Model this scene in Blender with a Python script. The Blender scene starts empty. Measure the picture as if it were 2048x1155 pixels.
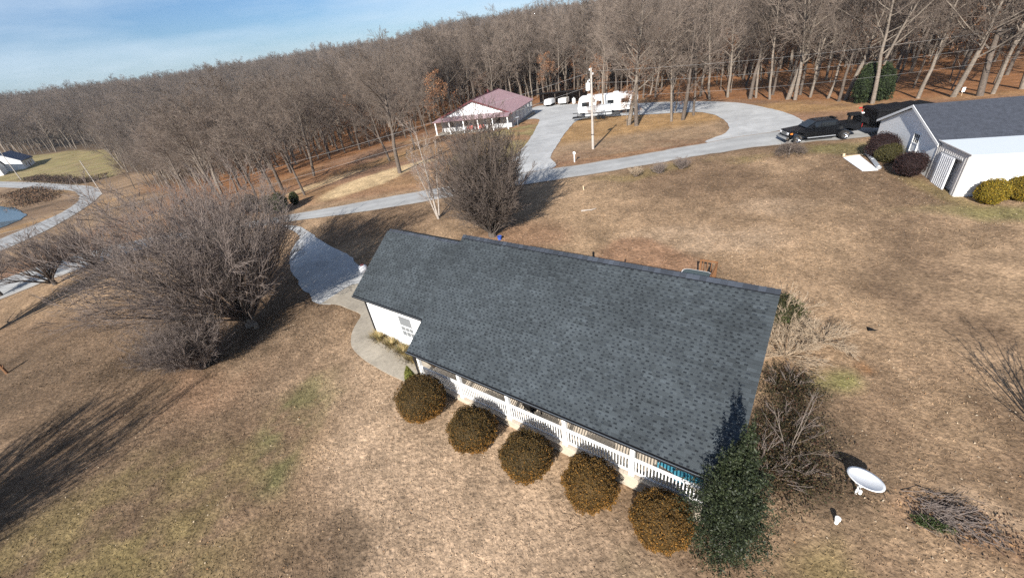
import bpy, bmesh, math, random
import numpy as np
from mathutils import Vector, Matrix
sc = bpy.context.scene
COL = sc.collection
R = math.radians

# ------------------------------------------------------------------ camera, sky, sun, exposure
H = 12.2
f_px, pitch, roll = 818.55, 0.53650, 0.14770
cp, sp, cr, sr = math.cos(pitch), math.sin(pitch), math.cos(roll), math.sin(roll)
cR = Vector((cr, -sr*sp, -sr*cp)); cU = Vector((sr, cr*sp, cr*cp)); cF = Vector((0, cp, -sp))
cam = bpy.data.cameras.new("camera"); cam_o = bpy.data.objects.new("camera", cam); COL.objects.link(cam_o)
M4 = Matrix((cR, cU, -cF)).transposed().to_4x4(); M4.translation = Vector((0, 0, H))
cam_o.matrix_world = M4
cam.sensor_width = 36.0; cam.lens = f_px/2048*36; cam.clip_end = 6000; cam.clip_start = 0.1
sc.camera = cam_o

SUN_AZ, SUN_EL = R(26.0), R(29.0)          # the shadows run 26 degrees right of the view axis
sd = Vector((math.sin(SUN_AZ)*math.cos(SUN_EL), math.cos(SUN_AZ)*math.cos(SUN_EL), -math.sin(SUN_EL)))
sun = bpy.data.lights.new("sun", 'SUN'); sun.energy = 5.0; sun.angle = R(0.5); sun.color = (1.0, 0.95, 0.87)
sun_o = bpy.data.objects.new("sun", sun); COL.objects.link(sun_o)
sun_o.rotation_euler = sd.to_track_quat('-Z', 'Y').to_euler(); sun_o.location = (-40, -60, 60)

w = bpy.data.worlds.new("World"); sc.world = w; w.use_nodes = True
nt = w.node_tree; nt.nodes.clear()
sky = nt.nodes.new("ShaderNodeTexSky"); sky.sky_type = 'NISHITA'; sky.sun_disc = False
sky.sun_elevation = SUN_EL; sky.sun_rotation = math.pi + SUN_AZ
sky.air_density = 1.0; sky.dust_density = 0.6; sky.ozone_density = 1.3
tc = nt.nodes.new("ShaderNodeTexCoord")
mp = nt.nodes.new("ShaderNodeMapping"); mp.inputs['Scale'].default_value = (1.2, 2.4, 9.0); mp.inputs['Rotation'].default_value = (0, R(5), R(15))
nz = nt.nodes.new("ShaderNodeTexNoise"); nz.inputs['Scale'].default_value = 1.6; nz.inputs['Detail'].default_value = 5; nz.inputs['Roughness'].default_value = .55
rp = nt.nodes.new("ShaderNodeValToRGB"); rp.color_ramp.elements[0].position = .36; rp.color_ramp.elements[1].position = .72
rp.color_ramp.elements[1].color = (.60, .60, .60, 1)
mx = nt.nodes.new("ShaderNodeMix"); mx.data_type = 'RGBA'
mx.inputs['B'].default_value = (8.0, 9.3, 10.6, 1)          # thin cirrus, lit by the same sun
bg = nt.nodes.new("ShaderNodeBackground"); bg.inputs['Strength'].default_value = 0.05
ow = nt.nodes.new("ShaderNodeOutputWorld")
L = nt.links.new
L(tc.outputs['Generated'], mp.inputs['Vector']); L(mp.outputs[0], nz.inputs['Vector']); L(nz.outputs['Fac'], rp.inputs[0])
tint = nt.nodes.new('ShaderNodeMix'); tint.data_type = 'RGBA'; tint.blend_type = 'MULTIPLY'; tint.inputs['Factor'].default_value = 1; tint.inputs['B'].default_value = (.66, .90, 1.26, 1)   # a clear winter sky, bluer than the model's
L(sky.outputs[0], tint.inputs['A']); L(rp.outputs[0], mx.inputs['Factor']); L(tint.outputs['Result'], mx.inputs['A']); L(mx.outputs['Result'], bg.inputs[0]); L(bg.outputs[0], ow.inputs[0])

sc.view_settings.view_transform = 'Standard'; sc.view_settings.look = 'None'
sc.view_settings.gamma = 1.0; sc.view_settings.exposure = 0.97; sc.view_settings.use_curve_mapping = False
sc.cycles.max_bounces = 5; sc.cycles.diffuse_bounces = 2; sc.cycles.glossy_bounces = 2
sc.cycles.transparent_max_bounces = 6; sc.cycles.use_denoising = False

# ------------------------------------------------------------------ terrain and small noise
_T = np.random.default_rng(7).random((256, 256))
def vn(x, y, s, seed=0):
    """smooth value noise in 0..1, cell size s metres"""
    x = np.asarray(x, float)/s + 17.3*seed + 100; y = np.asarray(y, float)/s + 31.7*seed + 100
    xi = np.floor(x).astype(int); yi = np.floor(y).astype(int); fx = x-xi; fy = y-yi
    fx = fx*fx*(3-2*fx); fy = fy*fy*(3-2*fy)
    g = lambda a, b: _T[a % 256, b % 256]
    return (g(xi, yi)*(1-fx)+g(xi+1, yi)*fx)*(1-fy) + (g(xi, yi+1)*(1-fx)+g(xi+1, yi+1)*fx)*fy
def fbm(x, y, s, seed=0, o=4):
    t = 0; a = 1; n = 0
    for i in range(o):
        t = t+a*vn(x, y, s/2**i, seed+i*3); n += a; a *= .55
    return t/n
def sst(a, b, v):
    t = np.clip((np.asarray(v, float)-a)/(b-a), 0, 1); return t*t*(3-2*t)
def zt(x, y):
    x = np.asarray(x, float); y = np.asarray(y, float)
    k = .25
    z = -k*np.logaddexp(0, -(-3.55+0.0833*y)/k)
    z = z-0.035*np.clip(y-47, 0, 60)
    u = np.clip((-22-x)/80, 0, 1); z = z-8*u*u*(3-2*u)
    d = np.hypot(x, y); v = np.clip((d-250)/380, 0, 1)
    az = np.arctan2(x, np.maximum(y, 1.)); z = z+(25-4*sst(-.25, -.95, az))*v*v*(3-2*v)*(.66+.62*vn(x, y, 230, 5))
    return z
def Z(x, y): return float(zt(x, y))

# ------------------------------------------------------------------ materials
def mat(name, col, rough=.75, metal=0., spec=.3, attr=None, noise=None, bump=None, coat=0., alpha=None):
    """col: base colour; attr: colour attribute multiplied in; noise: (scale, lo, hi) brightness mottling in object space;
    bump: (scale, strength, distance)"""
    m = bpy.data.materials.new(name); m.use_nodes = True; n = m.node_tree; b = n.nodes["Principled BSDF"]
    b.inputs['Roughness'].default_value = rough; b.inputs['Metallic'].default_value = metal
    b.inputs['Specular IOR Level'].default_value = spec
    if coat: b.inputs['Coat Weight'].default_value = coat; b.inputs['Coat Roughness'].default_value = .05
    lk = n.links.new
    base = n.nodes.new("ShaderNodeRGB"); base.outputs[0].default_value = (*col, 1); out = base.outputs[0]
    def mul(a, bb):
        x = n.nodes.new("ShaderNodeMix"); x.data_type = 'RGBA'; x.blend_type = 'MULTIPLY'; x.inputs['Factor'].default_value = 1
        lk(a, x.inputs['A']); lk(bb, x.inputs['B']); return x.outputs['Result']
    if attr:
        a = n.nodes.new("ShaderNodeAttribute"); a.attribute_name = attr; out = mul(out, a.outputs['Color'])
    tcn = None
    if noise or bump:
        tcn = n.nodes.new("ShaderNodeTexCoord")
    if noise:
        for (s, lo, hi) in (noise if isinstance(noise[0], tuple) else (noise,)):
            t = n.nodes.new("ShaderNodeTexNoise"); t.inputs['Scale'].default_value = s; t.inputs['Detail'].default_value = 5
            t.inputs['Roughness'].default_value = .62
            lk(tcn.outputs['Object'], t.inputs['Vector'])
            r = n.nodes.new("ShaderNodeMapRange"); r.inputs['From Min'].default_value = .3; r.inputs['From Max'].default_value = .7
            r.inputs['To Min'].default_value = lo; r.inputs['To Max'].default_value = hi; lk(t.outputs['Fac'], r.inputs['Value'])
            out = mul(out, r.outputs[0])
    lk(out, b.inputs['Base Color'])
    if bump:
        t = n.nodes.new("ShaderNodeTexNoise"); t.inputs['Scale'].default_value = bump[0]; t.inputs['Detail'].default_value = 4
        lk(tcn.outputs['Object'], t.inputs['Vector'])
        bn = n.nodes.new("ShaderNodeBump"); bn.inputs['Strength'].default_value = bump[1]; bn.inputs['Distance'].default_value = bump[2]
        lk(t.outputs['Fac'], bn.inputs['Height']); lk(bn.outputs[0], b.inputs['Normal'])
    return m
MT = {}
def M(name, *a, **k):
    if name not in MT: MT[name] = mat(name, *a, **k)
    return MT[name]
def siding(name, col, pitch_z, axis='Z', strength=.6):
    """horizontal lap boards: a saw-tooth bump on one object axis"""
    m = mat(name, col, .5, spec=.3, noise=(3., .93, 1.04)); n = m.node_tree; b = n.nodes["Principled BSDF"]
    t = n.nodes.new("ShaderNodeTexCoord"); s = n.nodes.new("ShaderNodeSeparateXYZ"); n.links.new(t.outputs['Object'], s.inputs[0])
    d = n.nodes.new("ShaderNodeMath"); d.operation = 'DIVIDE'; d.inputs[1].default_value = pitch_z; n.links.new(s.outputs[axis], d.inputs[0])
    fr = n.nodes.new("ShaderNodeMath"); fr.operation = 'FRACT'; n.links.new(d.outputs[0], fr.inputs[0])
    bn = n.nodes.new("ShaderNodeBump"); bn.inputs['Strength'].default_value = strength; bn.inputs['Distance'].default_value = .03; bn.invert = True
    n.links.new(fr.outputs[0], bn.inputs['Height']); n.links.new(bn.outputs[0], b.inputs['Normal'])
    return m
M('ground', (1, 1, 1), .95, spec=.1, attr='Col', noise=((.9, .88, 1.10), (3.6, .68, 1.28), (9., .66, 1.30)), bump=(6., .9, .08))
M('blade', (1, 1, 1), .9, spec=.1, attr='Col')
M('asphalt', (.30, .30, .295), .9, attr='Col', noise=((.22, .84, 1.12), (1.6, .92, 1.08)))
M('gravel', (.38, .38, .375), .95, noise=((.25, .80, 1.14), (1.1, .88, 1.10), (6., .9, 1.1)))
M('concrete', (.30, .265, .215), .9, noise=((.6, .72, 1.15), (5., .82, 1.14)), bump=(30., .2, .01))
M('water', (.012, .03, .038), .08, spec=.35, bump=(1.2, .08, .05))
M('shingle', (.68, .68, .68), .9, spec=.2, attr='Col', noise=((.40, .74, 1.26), (40., .82, 1.18)))
M('grey_shingle', (.045, .050, .064), .9, spec=.25, noise=((3.5, .75, 1.2), (30., .7, 1.25)), bump=(8., .6, .03))
M('white_paint', (.80, .80, .79), .45, spec=.35)
M('white_trim', (.78, .78, .77), .5)
MT['white_siding'] = siding('white_siding', (.78, .78, .77), .13, strength=.35)
MT['grey_siding'] = siding('grey_siding', (.83, .83, .83), .22, strength=.3)
M('dark_trim', (.012, .012, .014), .5)
M('gutter_edge', (.16, .18, .2), .35, metal=.3)
M('deck', (.50, .43, .35), .8, noise=((1.5, .86, 1.1), (9., .9, 1.1)))
M('skirt', (.42, .365, .29), .9, noise=((1.2, .86, 1.1), (8., .9, 1.08)))
M('black_metal', (.007, .007, .008), .6, spec=.15)
M('black_paint', (.004, .0045, .006), .3, spec=.35, coat=.25)
M('glass', (.012, .014, .016), .08, spec=.5)
M('pane', (.16, .17, .18), .1, spec=.6)
M('chrome', (.62, .63, .64), .18, metal=1.)
M('alu', (.55, .57, .6), .4, metal=.6)
M('tyre', (.02, .02, .02), .85)
M('lamp_glass', (.7, .7, .72), .1, spec=.7)
M('amber', (.7, .2, .03), .3)
M('red', (.45, .02, .02), .4)
M('rust_red', (.42, .12, .10), .6)
M('teal', (.06, .25, .34), .4)
M('blue', (.03, .09, .4), .5)
M('metal_roof', (.25, .155, .165), .42, spec=.5, noise=(.4, .92, 1.08))
M('maroon_trim', (.10, .025, .03), .5)
M('metal_white', (.74, .75, .77), .4, spec=.4); M('metal_pale', (.52, .56, .60), .4, spec=.4)
M('metal_beige', (.62, .595, .57), .45, spec=.4)
M('dark_wall', (.10, .115, .14), .7)
M('grey_wall', (.42, .42, .43), .7)
M('pole_wood', (.38, .345, .31), .9, noise=((4., .75, 1.15),), bump=(20., .4, .01))
M('wire', (.24, .235, .23), .6)
M('porcelain', (.6, .61, .62), .35)
M('wood_brown', (.17, .08, .035), .8, noise=(6., .8, 1.15))
M('wood_pale', (.55, .42, .28), .85, noise=(6., .8, 1.1))
M('bark_grey', (.19, .158, .128), .95, noise=((.8, .75, 1.2), (7., .6, 1.25)), bump=(12., .7, .04))
M('bark_brown', (.115, .092, .075), .95, noise=((.8, .75, 1.2), (7., .6, 1.25)), bump=(12., .7, .04)); M('bark_dark', (.095, .078, .066), .95, noise=((.8, .75, 1.2), (7., .65, 1.3)), bump=(12., .7, .04))
M('bark_pale', (.33, .29, .255), .95, noise=((7., .7, 1.2),), bump=(12., .5, .03))
def twig(name, col, var=.35):
    m = mat(name, col, .95, spec=.1); n = m.node_tree; b = n.nodes["Principled BSDF"]
    o = n.nodes.new("ShaderNodeObjectInfo"); r = n.nodes.new("ShaderNodeMapRange")
    r.inputs['To Min'].default_value = 1-var; r.inputs['To Max'].default_value = 1+var; n.links.new(o.outputs['Random'], r.inputs['Value'])
    x = n.nodes.new("ShaderNodeMix"); x.data_type = 'RGBA'; x.blend_type = 'MULTIPLY'; x.inputs['Factor'].default_value = 1
    x.inputs['A'].default_value = (*col, 1); n.links.new(r.outputs[0], x.inputs['B']); n.links.new(x.outputs['Result'], b.inputs['Base Color'])
    MT[name] = m
twig('twig_wood', (.160, .127, .104)); twig('twig_grey', (.185, .150, .132), .12); twig('twig_dark', (.12, .095, .08), .12)
twig('twig_pale', (.30, .25, .215), .1); twig('twig_straw', (.36, .28, .20), .1)
M('leaf', (1, 1, 1), .8, spec=.2, attr='Col'); M('leaf_gloss', (1, 1, 1), .55, spec=.25, attr='Col')

# ------------------------------------------------------------------ mesh helpers
def npmesh(name, V, F, mats, col=None, domain='FACE', smooth=False):
    """V (n,3), F (m,k) uniform polygons -> mesh"""
    me = bpy.data.meshes.new(name); V = np.asarray(V, np.float32); F = np.asarray(F, np.int32)
    me.vertices.add(len(V)); me.vertices.foreach_set('co', V.ravel())
    me.loops.add(F.size); me.loops.foreach_set('vertex_index', F.ravel())
    me.polygons.add(len(F)); me.polygons.foreach_set('loop_start', np.arange(0, F.size, F.shape[1], dtype=np.int32))
    me.update(calc_edges=True)
    if smooth: me.polygons.foreach_set('use_smooth', np.ones(len(F), bool))
    if col is not None:
        a = me.attributes.new('Col', 'FLOAT_COLOR', domain); c = np.ones((len(col), 4), np.float32); c[:, :3] = col
        a.data.foreach_set('color', c.ravel())
    for m in (mats if isinstance(mats, (list, tuple)) else [mats]): me.materials.append(MT[m] if isinstance(m, str) else m)
    return me
def link(name, me, parent=None, loc=None):
    o = bpy.data.objects.new(name, me); COL.objects.link(o)
    if parent is not None: o.parent = parent
    if loc is not None: o.location = loc
    return o
def tag(o, label=None, cat=None, group=None, kind=None):
    if label: o['label'] = label
    if cat: o['category'] = cat
    if group: o['group'] = group
    if kind: o['kind'] = kind
    return o
def thing(name, label, cat, loc, rz=0., group=None):
    o = bpy.data.objects.new(name, None); COL.objects.link(o); o.location = loc; o.rotation_euler = (0, 0, rz); o.empty_display_size = .2
    return tag(o, label, cat, group)
def copy_tree(o, parent=None):
    c = o.copy(); COL.objects.link(c)
    if parent is not None: c.parent = parent
    for ch in list(o.children): copy_tree(ch, c)
    return c
class MB:
    def __init__(s): s.v = []; s.f = []
    def add(s, V, F):
        n = len(s.v); s.v += [tuple(map(float, p)) for p in V]; s.f += [tuple(i+n for i in q) for q in F]; return s
    def box(s, a, b, rz=0., c=None):
        x0, y0, z0 = a; x1, y1, z1 = b
        V = [(x0, y0, z0), (x1, y0, z0), (x1, y1, z0), (x0, y1, z0), (x0, y0, z1), (x1, y0, z1), (x1, y1, z1), (x0, y1, z1)]
        if rz:
            cx, cy = c if c else ((x0+x1)/2, (y0+y1)/2); q = math.cos(rz); r = math.sin(rz)
            V = [(cx+(p[0]-cx)*q-(p[1]-cy)*r, cy+(p[0]-cx)*r+(p[1]-cy)*q, p[2]) for p in V]
        return s.add(V, [(0, 3, 2, 1), (4, 5, 6, 7), (0, 1, 5, 4), (1, 2, 6, 5), (2, 3, 7, 6), (3, 0, 4, 7)])
    def hexa(s, V):
        """eight corners: four below, four above"""
        return s.add(V, [(0, 3, 2, 1), (4, 5, 6, 7), (0, 1, 5, 4), (1, 2, 6, 5), (2, 3, 7, 6), (3, 0, 4, 7)])
    def tube(s, p0, p1, r0, r1=None, n=8, cap=True):
        r1 = r0 if r1 is None else r1; p0 = Vector(p0); p1 = Vector(p1); d = (p1-p0).normalized()
        u = d.orthogonal().normalized(); v = d.cross(u); V = []
        for p, r in ((p0, r0), (p1, r1)):
            for i in range(n):
                a = 2*math.pi*i/n; V.append(p+u*(r*math.cos(a))+v*(r*math.sin(a)))
        F = [(i, (i+1) % n, n+(i+1) % n, n+i) for i in range(n)]
        if cap: F += [tuple(range(n-1, -1, -1)), tuple(range(n, 2*n))]
        return s.add(V, F)
    def path(s, P, r, n=6):
        for a, b in zip(P[:-1], P[1:]): s.tube(a, b, r, r, n)
        return s
    def prism(s, poly, y0, y1, top=None):
        """polygon in x,z extruded along y; top(x, z) may give a (dy) inset"""
        n = len(poly); g = top or (lambda x, z: 0.)
        V = [(x, y0+g(x, z), z) for x, z in poly]+[(x, y1-g(x, z), z) for x, z in poly]
        F = [tuple(range(n)), tuple(range(2*n-1, n-1, -1))]+[(i, i+n, (i+1) % n+n, (i+1) % n) for i in range(n)]
        return s.add(V, F)
    def lathe(s, prof, c=(0, 0, 0), n=16, axis='Z', cap=True):
        V = []
        for r, z in prof:
            for i in range(n):
                a = 2*math.pi*i/n; p = (r*math.cos(a), r*math.sin(a), z)
                if axis == 'Y': p = (p[0], p[2], p[1])
                if axis == 'X': p = (p[2], p[0], p[1])
                V.append((p[0]+c[0], p[1]+c[1], p[2]+c[2]))
        F = []
        for j in range(len(prof)-1):
            for i in range(n): F.append((j*n+i, j*n+(i+1) % n, (j+1)*n+(i+1) % n, (j+1)*n+i))
        if cap: F.append(tuple(range(n-1, -1, -1))); F.append(tuple(range((len(prof)-1)*n, len(prof)*n)))
        return s.add(V, F)
    def build(s, name, m, parent=None, bevel=0., smooth=False, loc=None):
        me = bpy.data.meshes.new(name); me.from_pydata(s.v, [], s.f)
        bm = bmesh.new(); bm.from_mesh(me); bmesh.ops.recalc_face_normals(bm, faces=bm.faces)
        if bevel: bmesh.ops.bevel(bm, geom=list(bm.edges), offset=bevel, segments=2, affect='EDGES', clamp_overlap=True)
        bm.to_mesh(me); bm.free()
        if smooth:
            for p in me.polygons: p.use_smooth = True
        me.materials.append(MT[m]); return link(name, me, parent, loc)

# ------------------------------------------------------------------ bare trees (level by level, in numpy)
def tubes(P, Rr, n):
    B, k, _ = P.shape; ax = P[:, -1]-P[:, 0]; ax /= np.linalg.norm(ax, axis=1)[:, None]+1e-9
    ref = np.where(np.abs(ax[:, 2:3]) > .9, np.array([[1., 0, 0]]), np.array([[0, 0, 1.]]))
    u = np.cross(ax, ref); u /= np.linalg.norm(u, axis=1)[:, None]+1e-9; v = np.cross(ax, u)
    a = np.arange(n)*2*np.pi/n
    ring = np.cos(a)[None, :, None]*u[:, None]+np.sin(a)[None, :, None]*v[:, None]
    V = P[:, :, None, :]+Rr[:, :, None, None]*ring[:, None]
    i = np.arange(n); j = np.arange(k-1); b = np.arange(B)
    base = b[:, None, None]*k*n+j[None, :, None]*n; i2 = (i+1) % n
    F = np.stack([base+i, base+i2, base+n+i2, base+n+i], -1).reshape(-1, 4)
    return V.reshape(-1, 3), F
def unit(a): return a/(np.linalg.norm(a, axis=-1, keepdims=True)+1e-9)
def level(rng, S, D, Ln, R0, k, jit, up, taper):
    t = np.linspace(0, 1, k); P = S[:, None]+D[:, None]*Ln[:, None, None]*t[None, :, None]
    w_ = np.cumsum(rng.normal(0, 1, (len(S), k, 3)), 1)*jit*Ln[:, None, None]/k; w_[:, 0] = 0
    P = P+w_; P[:, :, 2] += up*Ln[:, None]*t[None]**2
    return P, R0[:, None]*(1-(1-taper)*t[None])
def sprout(rng, P, Rr, Ln, m, t0, a0, a1, lr, rr, bias=0.):
    B, k, _ = P.shape; idx = np.repeat(np.arange(B), m)
    t = t0+(1-t0)*((np.tile(np.arange(m), B)+rng.random(B*m))/m); t = np.clip(t, 0, .999)
    s = t*(k-1); i = s.astype(int); fr = (s-i)[:, None]
    pos = P[idx, i]*(1-fr)+P[idx, i+1]*fr; tan = unit(P[idx, i+1]-P[idx, i])
    rad = Rr[idx, i]*(1-fr[:, 0])+Rr[idx, i+1]*fr[:, 0]
    per = unit(np.cross(tan, rng.normal(0, 1, (B*m, 3)))); a = np.radians(rng.uniform(a0, a1, B*m))[:, None]
    D = np.cos(a)*tan+np.sin(a)*per; D[:, 2] += bias; D = unit(D)
    L2 = Ln[idx]*lr*(1.15-.6*t)*rng.uniform(.65, 1.3, B*m)
    return pos, D, L2, np.maximum(rad*rr, .004)
def grow(seed, S, D, Ln, R0, lv, first=dict(k=6, n=7, jit=.05, up=0., taper=.3), split=1, minr=.006):
    rng = np.random.default_rng(seed); S = np.atleast_2d(np.array(S, float)); D = unit(np.atleast_2d(np.array(D, float)))
    Ln = np.atleast_1d(np.array(Ln, float)); R0 = np.atleast_1d(np.array(R0, float)); out = []
    P, Rr = level(rng, S, D, Ln, R0, first['k'], first['jit'], first['up'], first['taper']); out.append(tubes(P, Rr, first['n']))
    for q in lv:
        S, D, Ln, R0 = sprout(rng, P, Rr, Ln, q['m'], q['t0'], q['a'][0], q['a'][1], q['lr'], q['rr'], q.get('bias', 0))
        R0 = np.maximum(R0, q.get('minr', minr))
        P, Rr = level(rng, S, D, Ln, R0, q['k'], q['jit'], q['up'], q.get('taper', .35)); out.append(tubes(P, Rr, q['n']))
    def join(L_):
        V = []; F = []; n = 0
        for v, f in L_: V.append(v); F.append(f+n); n += len(v)
        return np.concatenate(V), np.concatenate(F)
    tips = P[:, -1]
    return join(out[:split+1]), join(out[split+1:]), tips
def leafquads(rng, C, size, aspect=.6):
    """small random quads centred on C"""
    n = len(C); a = unit(rng.normal(0, 1, (n, 3))); b = unit(np.cross(a, rng.normal(0, 1, (n, 3))))
    s = (size*rng.uniform(.6, 1.4, n))[:, None]; a = a*s; b = b*s*aspect
    V = np.stack([C-a, C+b, C+a, C-b], 1).reshape(-1, 3); return V, np.arange(4*n).reshape(-1, 4)
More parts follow.
